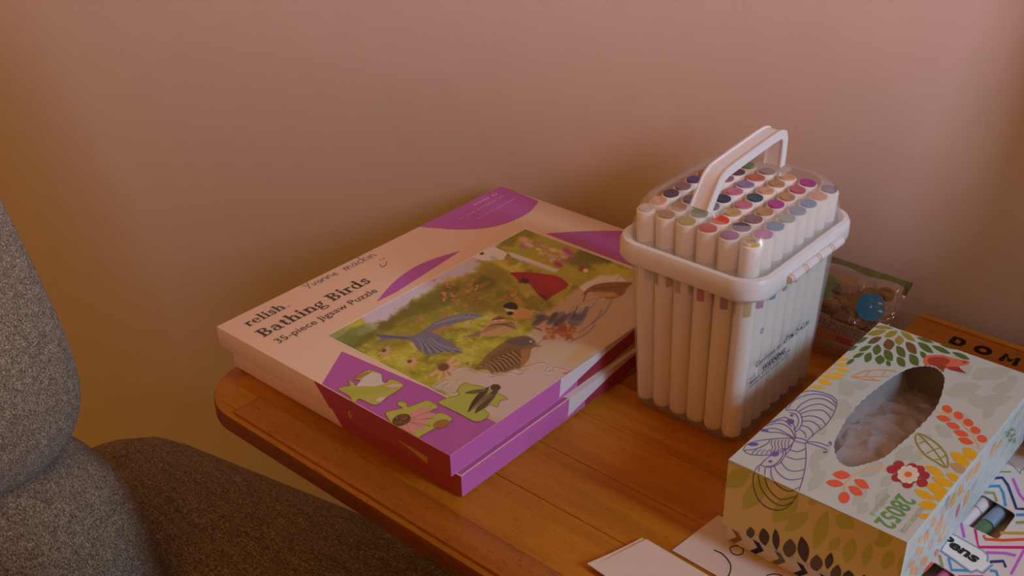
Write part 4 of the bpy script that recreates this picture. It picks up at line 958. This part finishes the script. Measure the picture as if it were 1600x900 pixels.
# ================================================================== PENS BOX (under the tissue box)
PB0, PB1 = ZT + .0012, ZT + .0122
pf = .4392; pbk = .592; plx = -.2335; prx = -.030
pb = tag(empty('pens_box', ((plx + prx) / 2, (pf + pbk) / 2, PB0)), 'white pens carton with bright zigzag stripes under the tissue box', 'box')
M_WCARD = mat('white_print_card', (.74, .72, .74), .4, .4)
z33 = zoomed(1400, 680, 4.09)
def plate_with_holes(name, outer, holes, z, th, m, parent):
    cu = bpy.data.curves.new('c', 'CURVE'); cu.dimensions = '2D'; cu.fill_mode = 'BOTH'; cu.extrude = th / 2
    for loop in [outer] + holes:
        sp = cu.splines.new('POLY'); sp.points.add(len(loop) - 1); sp.use_cyclic_u = True
        for q, p in enumerate(loop): sp.points[q].co = (p[0], p[1], 0, 1)
    o = bpy.data.objects.new('c', cu); COL.objects.link(o); dg = bpy.context.evaluated_depsgraph_get(); me = o.evaluated_get(dg).to_mesh()
    V = [(v.co.x, v.co.y, v.co.z + z) for v in me.vertices]; Fc = [tuple(f.vertices) for f in me.polygons]
    o.evaluated_get(dg).to_mesh_clear(); bpy.data.objects.remove(o); bpy.data.curves.remove(cu)
    bm = bmesh.new(); vs_ = [bm.verts.new(v) for v in V]
    for f in Fc:
        try: bm.faces.new([vs_[i] for i in f])
        except ValueError: pass
    bmesh.ops.remove_doubles(bm, verts=bm.verts, dist=1e-6); return bm_obj(name, bm, m, parent)
def rounded(pts, k_=.22):
    out = []; n = len(pts)
    for i in range(n):
        p, a, b_ = Vector(pts[i]), Vector(pts[i - 1]), Vector(pts[(i + 1) % n])
        s_ = p + (a - p) * k_; e_ = p + (b_ - p) * k_
        for t in (0, .25, .5, .75, 1): out.append(tuple(s_ * (1 - t) ** 2 + p * (2 * t * (1 - t)) + e_ * t * t))
    return out
def tab(pts): return [tuple(on_z(p, PB1).xy) for p in pts]
holes = [tab(rounded(z33([(545, 372), (770, 505), (650, 668), (415, 555)]), .12)), tab(rounded(z33([(235, 805), (385, 895), (290, 1010), (130, 930)]), .15))]
topp = plate_with_holes('top_panel', [(plx, pf), (prx, pf), (prx, pbk), (plx, pbk)], holes, PB1 - .0003, .0006, M_WCARD, pb)
for nm, a in (('front_panel', (plx, prx, pf, pf + .0006, PB0, PB1 - .0006)), ('back_panel', (plx, prx, pbk - .0006, pbk, PB0, PB1 - .0006)), ('end_panel', (plx, plx + .0006, pf + .0006, pbk - .0006, PB0, PB1 - .0006)), ('end_panel', (prx - .0006, prx, pf + .0006, pbk - .0006, PB0, PB1 - .0006)), ('base_panel', (plx + .0006, prx - .0006, pf + .0006, pbk - .0006, PB0, PB0 + .0005))):
    box(nm, *a, M_WCARD, pb)
REFP = (.46, .34, .36)
kk = Ink(lambda p: (on_z(p, PB1), Vector((0, 0, 1))), REFP)
NV, BLU, OLV, PUR, MAG, ORA, MUS = (35, 45, 90), (45, 110, 150), (115, 115, 70), (155, 70, 155), (170, 20, 85), (185, 60, 30), (155, 115, 35)
for c, pts in ((NV, [(615, 275), (680, 272), (715, 320), (770, 470), (830, 472), (1000, 470)]), (BLU, [(580, 327), (660, 325), (685, 370), (700, 455)]), (BLU, [(768, 510), (830, 508), (1000, 505)]), (OLV, [(560, 365), (625, 370), (645, 425)]), (OLV, [(765, 560), (830, 555), (1000, 550)]),
               (PUR, [(745, 275), (790, 380), (825, 420), (1000, 420)]), (PUR, [(415, 560), (437, 655)]), (PUR, [(575, 750), (700, 755), (765, 770)]), (MAG, [(505, 600), (527, 716), (830, 718), (1000, 718)]), (ORA, [(558, 640), (572, 665), (690, 672), (830, 665), (1000, 660)]),
               (MUS, [(665, 625), (830, 627), (1000, 620)]), (NV, [(600, 810), (685, 805), (702, 845)]), (BLU, [(335, 785), (355, 862), (470, 866)]), (BLU, [(600, 865), (640, 870), (655, 920)]), (OLV, [(278, 765), (297, 845)]), (ORA, [(180, 870), (235, 815)]), (PUR, [(230, 960), (420, 960), (520, 960)]), (MAG, [(400, 905), (560, 905)]),
               (PUR, [(735, 890), (815, 740), (900, 640)])):
    kk.line(z33(pts), 4.6, c, 1, smooth=False)
plq = z33([(330, 610), (560, 738), (592, 770), (588, 808), (622, 830), (556, 888), (520, 868), (478, 882), (260, 728)])
kk.poly(plq, (50, 100, 140), 2); cpl = sum((Vector(p) for p in plq), Vector((0, 0))) / len(plq)
kk.poly([tuple(cpl + (Vector(p) - cpl) * .93) for p in plq], (186, 178, 190), 3); kk.poly([tuple(cpl + (Vector(p) - cpl) * .90) for p in plq], (40, 60, 110), 4); kk.poly([tuple(cpl + (Vector(p) - cpl) * .87) for p in plq], (186, 178, 190), 5)
sv_ = kk.surf
A0 = on_z(z33([(268, 668)])[0], PB1); A1 = on_z(z33([(505, 818)])[0], PB1); e1 = (A1 - A0); Ltx = e1.length; e1.normalize(); e2_ = Vector((0, 0, 1)).cross(e1)
kk.surf = frame((A0.x, A0.y, PB1), e1, e2_); write(kk, 'Pens', (0, 0), Ltx, Ltx * .31, (26, 22, 26), .045, 6)
kk.surf = sv_
# tiny doodles on the carton's far end
for pts, c, wd in (([(680, 200), (710, 150), (818, 60)], (70, 60, 75), 1.0), ([(705, 150), (800, 250)], (90, 80, 100), .8), ([(660, 235), (735, 235)], OLV, 2.5), ([(790, 245), (800, 225), (830, 200)], (60, 50, 60), .8)): kk.line(z33(pts), wd, c, 2, smooth=False)
kk.build('zigzag_print', pb)
kf = Ink(frame((plx, pf, PB0), (1, 0, 0), (0, 0, 1)), (1, 1, 1))
for i in range(14):
    x = .002 + i * .0135; cc = [lin(c) for c in (MUS, NV, OLV, NV, NV, PUR, BLU)][i % 7]
    kf.poly([(x, .0108), (x + .004, .0108), (x + .0085, .0055), (x + .0045, .0055)], None, 1, raw=cc); kf.poly([(x + .0045, .0055), (x + .0085, .0055), (x + .004, .0005), (x, .0005)], None, 1, raw=cc)
kf.build('front_print', pb)
# pens lying inside, seen through the windows
def pen_thing(p0, p1, r, col, label, tipc):
    a, b_ = Vector(p0), Vector(p1); d = (b_ - a).normalized()
    root = tube_obj('felt_pen', [a, a + d * .001, b_ - d * .001, b_], [r * .8, r, r, r * .8], mat('pen_' + label.split()[0], col, .3), None, 14, origin=tuple((a + b_) / 2))
    tube_obj('pen_cap', [b_ + d * .0001, b_ + d * .02, b_ + d * .022], [r * 1.04, r, r * .6], mat('pencap_' + label.split()[0], tipc, .3), root, 14)
    return tag(root, label, 'pen', 'pens inside the striped carton')
c1 = on_z(z33([(520, 520)])[0], PB0 + .005); c2 = on_z(z33([(650, 570)])[0], PB0 + .005)
dr = Vector((c2.x - c1.x, c2.y - c1.y, 0)); ax = Vector((-dr.y, dr.x, 0)).normalized(); ax = Vector((.10, .995, 0)).normalized()
zc = PB0 + .0005 + .0046
for q, (px_, py_, col, tp, lb) in enumerate(((480, 510, (.74, .70, .74), (.70, .66, .70), 'white felt pen seen through the carton window'), (600, 560, (.10, .22, .10), (.22, .34, .52), 'green and blue felt pen seen through the carton window'), (330, 900, (.62, .16, .34), (.7, .66, .7), 'pink felt pen seen through the carton window'))):
    c_ = on_z(z33([(px_, py_)])[0], zc); c_.z = zc
    if q == 2: pen_thing(c_ - ax * .018, c_ + ax * .004, .0044, col, lb, tp)
    else: pen_thing(c_ - ax * (.026 if q == 0 else .020), c_ + ax * (.004 if q == 0 else -.004), .0044, col, lb, tp)
# line-drawn sheet behind the carton
cp = sheet('colouring_sheet', [(1545, 730), (1575, 690), (1760, 760), (1730, 830)], ZT + .0004, .0006, M_PAPER2, 'colouring sheet with black outlines beside the domino box', 'paper')

# ================================================================== TISSUE BOX
UB, UT = PB1 + .0002, ZT + .0584
ta, tbk, tc_, te = [on_z(p, UT) for p in ((1136, 720), (1370, 508), (1628, 587), (1420, 845))]
ux0, ux1, uy0, uy1 = ta.x, (tc_.x + te.x) / 2, (ta.y + te.y) / 2, (tbk.y + tc_.y) / 2
tis = tag(empty('tissue_box', ((ux0 + ux1) / 2, (uy0 + uy1) / 2, UB)), 'pale green tissue box with leaf and butterfly print and oval opening', 'tissue box')
M_TIS = mat('pale_tissue_card', (.58, .67, .64), .5, .3); M_TIS2 = M_TIS
z6 = zoomed(1260, 560, 3.4618)
oval_px = [(745, 140), (742, 90), (700, 50), (640, 38), (560, 50), (470, 95), (380, 160), (300, 225), (230, 305), (180, 390), (150, 460), (165, 540), (205, 578), (250, 586), (330, 568), (420, 535), (500, 470), (580, 400), (660, 320), (715, 240)]
ov2 = [on_z(p, UT) for p in z6(oval_px)]; oc = sum(ov2, Vector((0, 0, 0))) / len(ov2)
ov = [tuple(p) for p in smooth_line([tuple(p.xy) for p in ov2], True, 5)]
# perforated edge: fine saw teeth
ov = [tuple(Vector(p) + (Vector(p) - oc.xy).normalized() * (.00035 if i % 2 else -.00035)) for i, p in enumerate(ov)]
carton = plate_with_holes('top_panel', [(ux0, uy0), (ux1, uy0), (ux1, uy1), (ux0, uy1)], [ov], UT - .0003, .0006, M_TIS, tis)
for nm, a in (('front_panel', (ux0, ux1, uy0, uy0 + .0006, UB, UT - .0006)), ('back_panel', (ux0, ux1, uy1 - .0006, uy1, UB, UT - .0006)), ('side_panel', (ux0, ux0 + .0006, uy0 + .0006, uy1 - .0006, UB, UT - .0006)), ('side_panel', (ux1 - .0006, ux1, uy0 + .0006, uy1 - .0006, UB, UT - .0006)), ('base_panel', (ux0 + .0006, ux1 - .0006, uy0 + .0006, uy1 - .0006, UB, UB + .0006))):
    box(nm, *a, M_TIS2, tis)
box('inner_liner', ux0 + .0007, ux1 - .0007, uy0 + .0007, uy1 - .0007, UB + .0007, UB + .0012, M_CARD, tis)
for a in ((ux0 + .0007, ux0 + .0012, uy0 + .0014, uy1 - .0014), (ux1 - .0012, ux1 - .0007, uy0 + .0014, uy1 - .0014), (ux0 + .0014, ux1 - .0014, uy0 + .0007, uy0 + .0012), (ux0 + .0014, ux1 - .0014, uy1 - .0012, uy1 - .0007)): box('inner_liner', *a, UB + .0013, UT - .0008, M_CARD, tis)
# slack clear film across the opening
us = Vector((.0, 1, 0)); xs_ = [p.x for p in ov2]; ys_ = [p.y for p in ov2]
x0, x1, y0, y1 = min(xs_) - .004, max(xs_) + .004, min(ys_) - .004, max(ys_) + .004
x0 = max(x0, ux0 + .002); x1 = min(x1, ux1 - .002); n1, n2 = 44, 70; V, Fc = [], []
for j in range(n2 + 1):
    for i in range(n1 + 1):
        a, b_ = i / n1, j / n2; x = x0 + (x1 - x0) * a; y = y0 + (y1 - y0) * b_
        sag = min(1, 6 * a, 6 * (1 - a), 8 * b_)
        cell = mnoise.voronoi(Vector((x * 55 + y * 20, y * 60, 1.5)))[0]; cr = (cell[1] - cell[0]) * .006 + abs(mnoise.noise(Vector((x * 40, y * 90, 7)))) * .003
        V.append((x, y, UT - .0014 - sag * (.003 + .030 * max(0, b_ - .30) ** 1.3) - cr * sag * (1 - .4 * b_)))
for j in range(n2):
    for i in range(n1): q = j * (n1 + 1) + i; Fc.append((q, q + 1, q + n1 + 2, q + n1 + 1))
mesh_obj('clear_film', V, Fc, M_FILM, tis, smooth=False)
# ---- print
REFT = (.42, .29, .28); REFF = (.33, .150, .085); REFR = (.50, .40, .42)
def tmap(p):
    q = on_z(p, UT)
    if q.y < uy0: q = on_y(p, uy0); return q, Vector((0, -1, 0))
    if q.x > ux1: q.x = ux1
    if q.x < ux0: q.x = ux0
    if q.y > uy1: q.y = uy1
    return q, Vector((0, 0, 1))
T = Ink(tmap, REFT)
z6a = zoomed(1120, 490, 2.196)
def in_oval(p):
    x, y = p; c = False; P_ = z6(oval_px)
    for (xa, ya), (xb, yb) in zip(P_, P_[1:] + P_[:1]):
        if (ya > y) != (yb > y) and x < xa + (y - ya) * (xb - xa) / (yb - ya): c = not c
    return c
PALE = (143, 131, 117); LITE = (166, 156, 158)
class Clip(Ink): pass
def leaf(pts, hw, c, layer=2, fat=.5): T.leaf(pts[0], pts[1], hw, c, layer, 8, fat)
PALE = (141, 127, 119)
# broad pale leaves
for a, hw in (([(255, 130), (180, 190)], 16), ([(1000, 60), (890, 110)], 10), ([(950, 150), (740, 190)], 12), ([(1110, 65), (950, 100)], 10), ([(1120, 210), (890, 255)], 11), ([(760, 20), (860, 10)], 10), ([(880, 320), (760, 310)], 8), ([(1130, 150), (1000, 170)], 10), ([(140, 225), (260, 290)], 10), ([(20, 560), (130, 480)], 9), ([(10, 720), (110, 600)], 9), ([(290, 640), (420, 560)], 10), ([(250, 800), (330, 700)], 8), ([(580, 470), (480, 560)], 10), ([(700, 360), (790, 430)], 9), ([(340, 150), (250, 140)], 8), ([(120, 330), (200, 260)], 10), ([(380, 820), (440, 700)], 9), ([(60, 640), (30, 520)], 8), ([(330, 660), (250, 700)], 7), ([(560, 560), (640, 500)], 8), ([(900, 40), (830, 90)], 8), ([(1020, 230), (960, 330)], 9), ([(860, 230), (960, 210)], 8), ([(470, 640), (400, 690)], 8), ([(100, 420), (60, 350)], 8), ([(180, 330), (240, 250)], 9), ([(1080, 130), (1150, 110)], 8), ([(680, 420), (600, 440)], 7), ([(330, 780), (280, 840)], 8)):
    leaf(z6(a), hw, PALE, 1)
zg = zoomed(1340, 500, 8.889)
YO, BR, GN = (120, 95, 25), (86, 56, 26), (62, 72, 26)
for a, hw, c in (([(210, 90), (500, 120)], 26, YO), ([(130, 205), (400, 150)], 38, YO), ([(372, 235), (560, 160)], 42, YO), ([(595, 160), (805, 300)], 36, YO), ([(578, 215), (580, 352)], 62, YO), ([(138, 328), (338, 238)], 40, BR), ([(415, 262), (455, 422)], 80, BR), ([(672, 305), (820, 475)], 58, BR),
                 ([(-60, 325), (145, 243)], 32, GN), ([(15, 435), (195, 358)], 32, GN), ([(290, 338), (248, 492)], 60, GN), ([(372, 412), (485, 575)], 60, GN), ([(542, 360), (660, 525)], 55, GN), ([(835, 310), (1055, 462)], 44, GN), ([(1025, 352), (1295, 472)], 34, GN), ([(1310, 447), (1565, 552)], 32, GN), ([(815, 240), (1060, 322)], 24, GN), ([(-70, 525), (95, 458)], 28, GN), ([(182, 450), (112, 590)], 54, GN), ([(322, 485), (300, 620)], 68, GN), ([(402, 565), (455, 645)], 32, GN), ([(548, 512), (660, 655)], 52, GN), ([(722, 474), (845, 640)], 60, GN), ([(872, 436), (960, 545)], 34, GN), ([(-140, 430), (0, 360)], 26, GN), ([(-160, 620), (-40, 540)], 26, GN), ([(1140, 340), (1370, 412)], 16, GN)):
    leaf(zg(a), hw / 8.889, c, 2)
T.poly(smooth_line(zg([(918, 570), (950, 505), (1050, 485), (1180, 490), (1300, 525), (1420, 553), (1530, 568), (1556, 595), (1520, 625), (1400, 645), (1280, 652), (1215, 680), (1185, 690), (1130, 660), (1040, 632), (950, 635)]), True), (168, 72, 52), 3)
T.poly(smooth_line(zg([(970, 575), (1010, 525), (1110, 515), (1220, 530), (1282, 572), (1240, 615), (1150, 640), (1040, 635)]), True), (128, 42, 26), 4)
T.poly(zg([(1060, 625), (1240, 635), (1200, 690), (1195, 730), (1150, 690)]), (112, 42, 16), 4)
T.poly(zg([(1220, 658), (1330, 652), (1405, 650), (1440, 690), (1512, 747), (1380, 718), (1285, 695)]), (124, 32, 30), 4); T.dot(zg([(1485, 590)])[0], 3, 1.6, (128, 42, 30), 5)
LO = (172, 100, 62)
T.line(z6([(245, 100), (300, 75), (380, 62), (460, 66), (490, 74)]), 1.6, LO); T.line(z6([(245, 100), (320, 115), (400, 122)]), 1.5, LO); T.line(z6([(245, 100), (340, 100), (450, 98)]), 1.3, LO)
for a in ([(315, 100), (345, 70)], [(405, 98), (432, 66)], [(340, 100), (375, 118)]): T.line(z6(a), 1.3, LO)
YE = (188, 124, 18); OR2 = (190, 122, 60)
for a, hw in (([(150, 8), (235, 3)], 9), ([(148, 28), (230, 40)], 10), ([(155, 55), (238, 72)], 10), ([(140, 82), (215, 90)], 8), ([(80, 95), (200, 108)], 12), ([(55, 112), (140, 142)], 15), ([(10, 150), (112, 163)], 9), ([(130, -15), (220, -25)], 7)): leaf(z6(a), hw / 3.46, YE, 2)
for a, hw in (([(95, 60), (160, 55)], 7), ([(60, 78), (135, 76)], 7), ([(85, 88), (20, 125)], 8), ([(45, 128), (-10, 130)], 8), ([(110, 35), (150, 20)], 6), ([(20, 160), (-30, 190)], 8)): leaf(z6(a), hw / 3.46, OR2, 2)
RD = (178, 62, 36)
T.line(z6([(700, 288), (790, 310), (860, 370), (905, 425), (940, 492)]), 2.2, (190, 120, 70), 2)
for p, an in (((763, 275), .5), ((823, 310), .5), ((877, 348), .4), ((915, 390), .4), ((951, 436), .4)): T.dot(z6([p])[0], 8.2, 5.6, RD, 3, rot=an)
for a in ([(703, 315), (782, 337)], [(755, 350), (834, 380)], [(795, 393), (880, 420)], [(821, 433), (905, 462)]): leaf(z6(a), 5, RD, 3)
OG = (122, 94, 28)
T.line(z6([(605, 408), (660, 430), (720, 475), (760, 530), (762, 592), (700, 560), (640, 520), (602, 470), (590, 432)]), 2.4, OG, 3, closed=True); T.line(z6([(605, 408), (690, 495), (755, 588)]), 1.9, OG, 3)
for a in ([(640, 450), (610, 462)], [(690, 495), (735, 482)], [(690, 495), (650, 515)], [(730, 540), (762, 520)], [(725, 545), (690, 552)]): T.line(z6(a), 1.6, OG, 3)
T.line(z6([(207, 722), (213, 680), (250, 640), (320, 605), (400, 592), (460, 587), (560, 580), (660, 583)]), 2.2, (190, 124, 76), 2)
for a, hw in (([(143, 628), (240, 635)], 6.6), ([(106, 670), (203, 684)], 5.8), ([(260, 655), (340, 704)], 6.4), ([(228, 693), (306, 742)], 6.4)): leaf(z6(a), hw, RD, 3)
T.dot(z6([(205, 754)])[0], 8.6, 9, RD, 3)
DR = (132, 30, 36)
for p in ((500, 577), (570, 590), (612, 603), (638, 635), (627, 675), (548, 682), (490, 646), (464, 602)): T.dot(z6([p])[0], 8.6, 6.6, DR, 4)
T.dot(z6([(550, 632)])[0], 19, 15, DR, 4)
for q in range(9): an = q * 2 * math.pi / 9; T.dot(z6([(550 + 42 * math.cos(an), 630 + 34 * math.sin(an))])[0], 5.6, 4.8, (170, 146, 128), 5)
T.dot(z6([(550, 630)])[0], 11, 8.5, (176, 140, 118), 5); T.dot(z6([(550, 630)])[0], 6, 4.6, (186, 70, 40), 6)
YE2 = (176, 116, 14)
for a, hw in (([(643, 582), (748, 638)], 20), ([(676, 642), (806, 694)], 22), ([(646, 680), (774, 738)], 28), ([(582, 710), (694, 766)], 20), ([(604, 788), (716, 802)], 24), ([(604, 852), (690, 858)], 15), ([(686, 742), (764, 772)], 18), ([(756, 622), (838, 668)], 18), ([(780, 508), (888, 584)], 28), ([(845, 485), (934, 552)], 28)): leaf(z6(a), hw / 3.46, YE2, 2)
leaf(z6([(775, 568), (875, 622)]), 7, (150, 104, 72), 2)
# butterfly in purple line, its lower wing running over the front edge
zb = zoomed(1120, 560, 3.0); BP = (88, 56, 112)
def bl_(pts, wd=1.25, closed=False): T.line(zb(pts), wd, BP, 3, closed=closed)
for pts in ([(325, 245), (330, 210), (355, 180), (400, 160), (450, 153), (510, 165), (550, 185), (563, 215), (545, 265), (510, 315), (470, 345), (425, 385)], [(335, 235), (360, 200), (410, 176), (470, 168), (530, 184), (560, 215)], [(370, 245), (400, 213), (450, 190), (510, 194), (558, 226)], [(385, 250), (430, 225), (490, 215), (548, 248)], [(395, 260), (440, 245), (500, 246), (535, 280)], [(400, 275), (445, 270), (490, 285), (512, 315)], [(400, 295), (440, 295), (475, 315), (485, 338)], [(398, 315), (430, 325), (450, 348), (448, 362)], [(392, 335), (412, 350), (420, 375)],
            [(325, 245), (345, 243), (372, 246), (395, 265), (401, 300), (388, 330), (370, 345)], [(340, 255), (370, 262), (384, 290), (375, 322), (358, 335)], [(205, 330), (235, 310), (275, 290), (320, 277), (345, 292), (365, 325), (370, 378)], [(205, 330), (240, 346), (300, 350), (362, 378)], [(225, 318), (290, 305), (340, 325), (368, 372)], [(250, 303), (310, 290), (350, 320)], [(210, 335), (280, 330), (360, 372)],
            [(125, 430), (140, 406), (190, 388), (260, 378), (330, 375), (362, 382), (350, 405), (320, 430), (270, 450), (200, 455), (150, 448), (125, 430)], [(130, 432), (180, 426), (235, 402), (250, 382)], [(205, 500), (240, 465), (300, 430), (322, 425), (318, 460), (290, 495), (245, 512), (205, 500)], [(225, 508), (270, 500), (305, 465), (312, 430)], [(362, 385), (345, 425), (322, 455)],
            [(415, 400), (419, 460), (410, 540), (385, 620), (350, 680), (300, 710), (240, 700), (195, 660), (173, 600), (172, 550), (188, 512), (205, 500)], [(200, 508), (196, 560), (215, 620), (260, 670), (310, 690), (354, 672)], [(228, 514), (226, 560), (250, 620), (300, 660), (366, 648)], [(255, 513), (258, 555), (290, 598), (340, 622), (386, 604)], [(270, 505), (290, 540), (340, 570), (402, 562)], [(300, 485), (330, 520), (370, 530), (410, 522)], [(325, 460), (370, 474), (414, 468)], [(345, 430), (380, 438), (416, 424)],
            [(365, 372), (395, 376), (422, 388), (420, 398), (385, 394), (364, 384), (365, 372)], [(420, 390), (480, 396), (520, 410), (538, 404), (532, 391)], [(420, 395), (470, 410), (508, 425), (517, 438), (503, 445)]): bl_(pts)
for i in range(6): bl_([(262 + i * 16, 382), (255 + i * 16, 400), (262 + i * 15, 420), (250 + i * 16, 442 - i * 3)], 1.1)
for i in range(4): bl_([(165 + i * 22, 452), (172 + i * 22, 438), (190 + i * 20, 428)], 1.0)
for p, rx, ry in (((346, 297), 6, 4.2), ((352, 268), 2.6, 2), ((272, 449), 6.5, 4), ((252, 484), 3, 2), ((172, 404), 8, 2.8), ((225, 340), 6, 1.8), ((531, 396), 2, 1.8), ((505, 441), 2, 1.8)): T.dot(zb([p])[0], rx, ry, BP, 4)
T.build('top_print', carton)
# lettering on the top: runs towards the front edge
kk = Ink(None, REFT); GT = (80, 104, 58)
def down_text(p0, p1, h, s, c, bold):
    a, b_ = on_z(p0, UT), on_z(p1, UT); kk.surf = frame((a.x, a.y, UT), (0, -1, 0), (1, 0, 0)); write(kk, s, (0, 0), a.y - b_.y, h, c, bold, 3)
down_text((1405, 771), (1366, 816), .0098, '28052', GT, .02)
down_text((1386, 772), (1362, 806), .0032, 'gompels.co.uk', (120, 132, 96), .0)
down_text((1437, 793), (1402, 829), .0026, 'REORDER CODE', (124, 126, 100), .0)
kk.build('top_lettering', carton)
# front face print: broad olive leaves and dark leaves rising from the bottom edge
fsurf = lambda p: (on_y(p, uy0), Vector((0, -1, 0)))
def fclamp(p):
    q = on_y(p, uy0); q.z = max(min(q.z, UT - .0002), UB + .0002); q.x = max(min(q.x, ux1), ux0); return q, Vector((0, -1, 0))
Fk = Ink(fclamp, REFF)
Fk.poly([(1136.5, 722), (1420, 846), (1436, 960), (1127, 822)], (150, 102, 56), 1)
for a, hw in (([(530, 245), (690, 130)], 14), ([(640, 385), (800, 180)], 15), ([(830, 465), (990, 290)], 16), ([(900, 520), (1060, 400)], 11), ([(1090, 640), (1170, 390)], 11), ([(1220, 420), (1340, 500)], 12), ([(1290, 720), (1330, 560)], 11), ([(1400, 740), (1440, 590)], 8), ([(1460, 600), (1580, 560)], 10), ([(1520, 760), (1580, 640)], 10), ([(1180, 640), (1250, 560)], 8), ([(1050, 330), (1100, 350)], 4), ([(1620, 800), (1680, 640)], 9), ([(1490, 520), (1540, 545)], 7)): Fk.leaf(*z4(a), hw, (130, 96, 32), 2)
for a, hw, c in (([(695, 565), (688, 492)], 27, (62, 36, 18)), ([(785, 612), (768, 498)], 33, (52, 28, 18)), ([(855, 640), (846, 502)], 23, (48, 26, 18)), ([(930, 690), (940, 565)], 42, (66, 38, 18)), ([(1035, 718), (1008, 550)], 36, (48, 26, 18)), ([(1100, 775), (1105, 665)], 40, (64, 38, 18)), ([(1170, 758), (1196, 652)], 26, (50, 28, 16)), ([(1210, 840), (1240, 727)], 34, (60, 36, 18)), ([(1300, 850), (1305, 762)], 38, (46, 26, 18)), ([(1400, 880), (1400, 790)], 36, (56, 32, 18))): Fk.leaf(*z4(a), hw / 4, c, 3)
# the butterfly's wing over the edge is drawn above this layer
Fk.build('front_print', tis)
Wg = Ink(lambda p: (tmap(p)[0], tmap(p)[1]), REFF)
for pts in ([(415, 400), (419, 460), (410, 540), (385, 620), (350, 680), (300, 710), (240, 700), (195, 660), (173, 600), (172, 550), (188, 512), (205, 500)], [(200, 508), (196, 560), (215, 620), (260, 670), (310, 690), (354, 672)], [(228, 514), (226, 560), (250, 620), (300, 660), (366, 648)], [(255, 513), (258, 555), (290, 598), (340, 622), (386, 604)]):
    Pq = [p for p in smooth_line(zb(pts), False, 5) if on_z(p, UT).y < uy0]
    if len(Pq) > 2: Wg.line(Pq, 1.3, (70, 40, 46), 5, smooth=False)
Wg.build('wing_print', tis)
# right face under shrink wrap
def rclamp(p):
    q = on_x(p, ux1); q.z = max(min(q.z, UT - .0002), UB + .0002); q.y = max(min(q.y, uy1), uy0); return q, Vector((1, 0, 0))
Rk = Ink(rclamp, REFR)
OA = (196, 132, 82)
for a, hw, c in (([(205, 600), (185, 690)], 14, OA), ([(165, 640), (145, 690)], 11, OA), ([(175, 715), (125, 765)], 22, OA), ([(200, 770), (155, 835)], 20, OA), ([(120, 800), (80, 850)], 14, OA), ([(140, 840), (90, 895)], 22, OA), ([(250, 520), (225, 590)], 14, OA), ([(275, 555), (255, 640)], 11, OA), ([(300, 500), (280, 610)], 10, OA), ([(340, 380), (320, 480)], 12, (160, 120, 130)), ([(380, 360), (350, 470)], 13, (186, 130, 50)), ([(430, 300), (395, 400)], 13, (190, 134, 60)), ([(470, 340), (430, 460)], 12, (186, 130, 60)), ([(410, 430), (380, 530)], 9, (176, 70, 90)), ([(500, 200), (450, 300)], 14, OA), ([(540, 160), (500, 250)], 12, OA), ([(240, 660), (210, 740)], 16, (170, 140, 140)), ([(520, 280), (480, 360)], 10, (150, 130, 150)), ([(300, 620), (270, 690)], 12, OA), ([(330, 560), (300, 640)], 9, (200, 140, 110)), ([(270, 720), (245, 780)], 10, (190, 90, 60)), ([(600, 140), (640, 40)], 10, OA), ([(680, 20), (640, 90)], 8, OA)): Rk.leaf(*z33(a), hw / 4.09, c, 2)
for i in range(26):
    a, b_ = rnd.uniform(690, 760), rnd.uniform(-30, 60); Rk.leaf(*z33([(a, b_), (a + 14, b_ - 20)]), .8, (96, 120, 80), 2)
Rk.build('side_print', tis)
V, Fc = [], []; n1, n2 = 60, 14
for j in range(n2 + 1):
    for i in range(n1 + 1):
        a, b_ = i / n1, j / n2; y = uy0 + .001 + (uy1 - uy0 - .002) * a; z = UB + .0005 + (UT - UB - .001) * b_
        fold = abs(mnoise.noise(Vector((y * 60 - z * 160, z * 12, 5)))) * .0022 + abs(mnoise.noise(Vector((y * 140 + z * 60, z * 20, 1)))) * .001
        V.append((ux1 + .0006 + fold, y, z))
for j in range(n2):
    for i in range(n1): q = j * (n1 + 1) + i; Fc.append((q, q + 1, q + n1 + 2, q + n1 + 1))
mesh_obj('shrink_wrap', V, Fc, M_WRAP, tis, smooth=False)
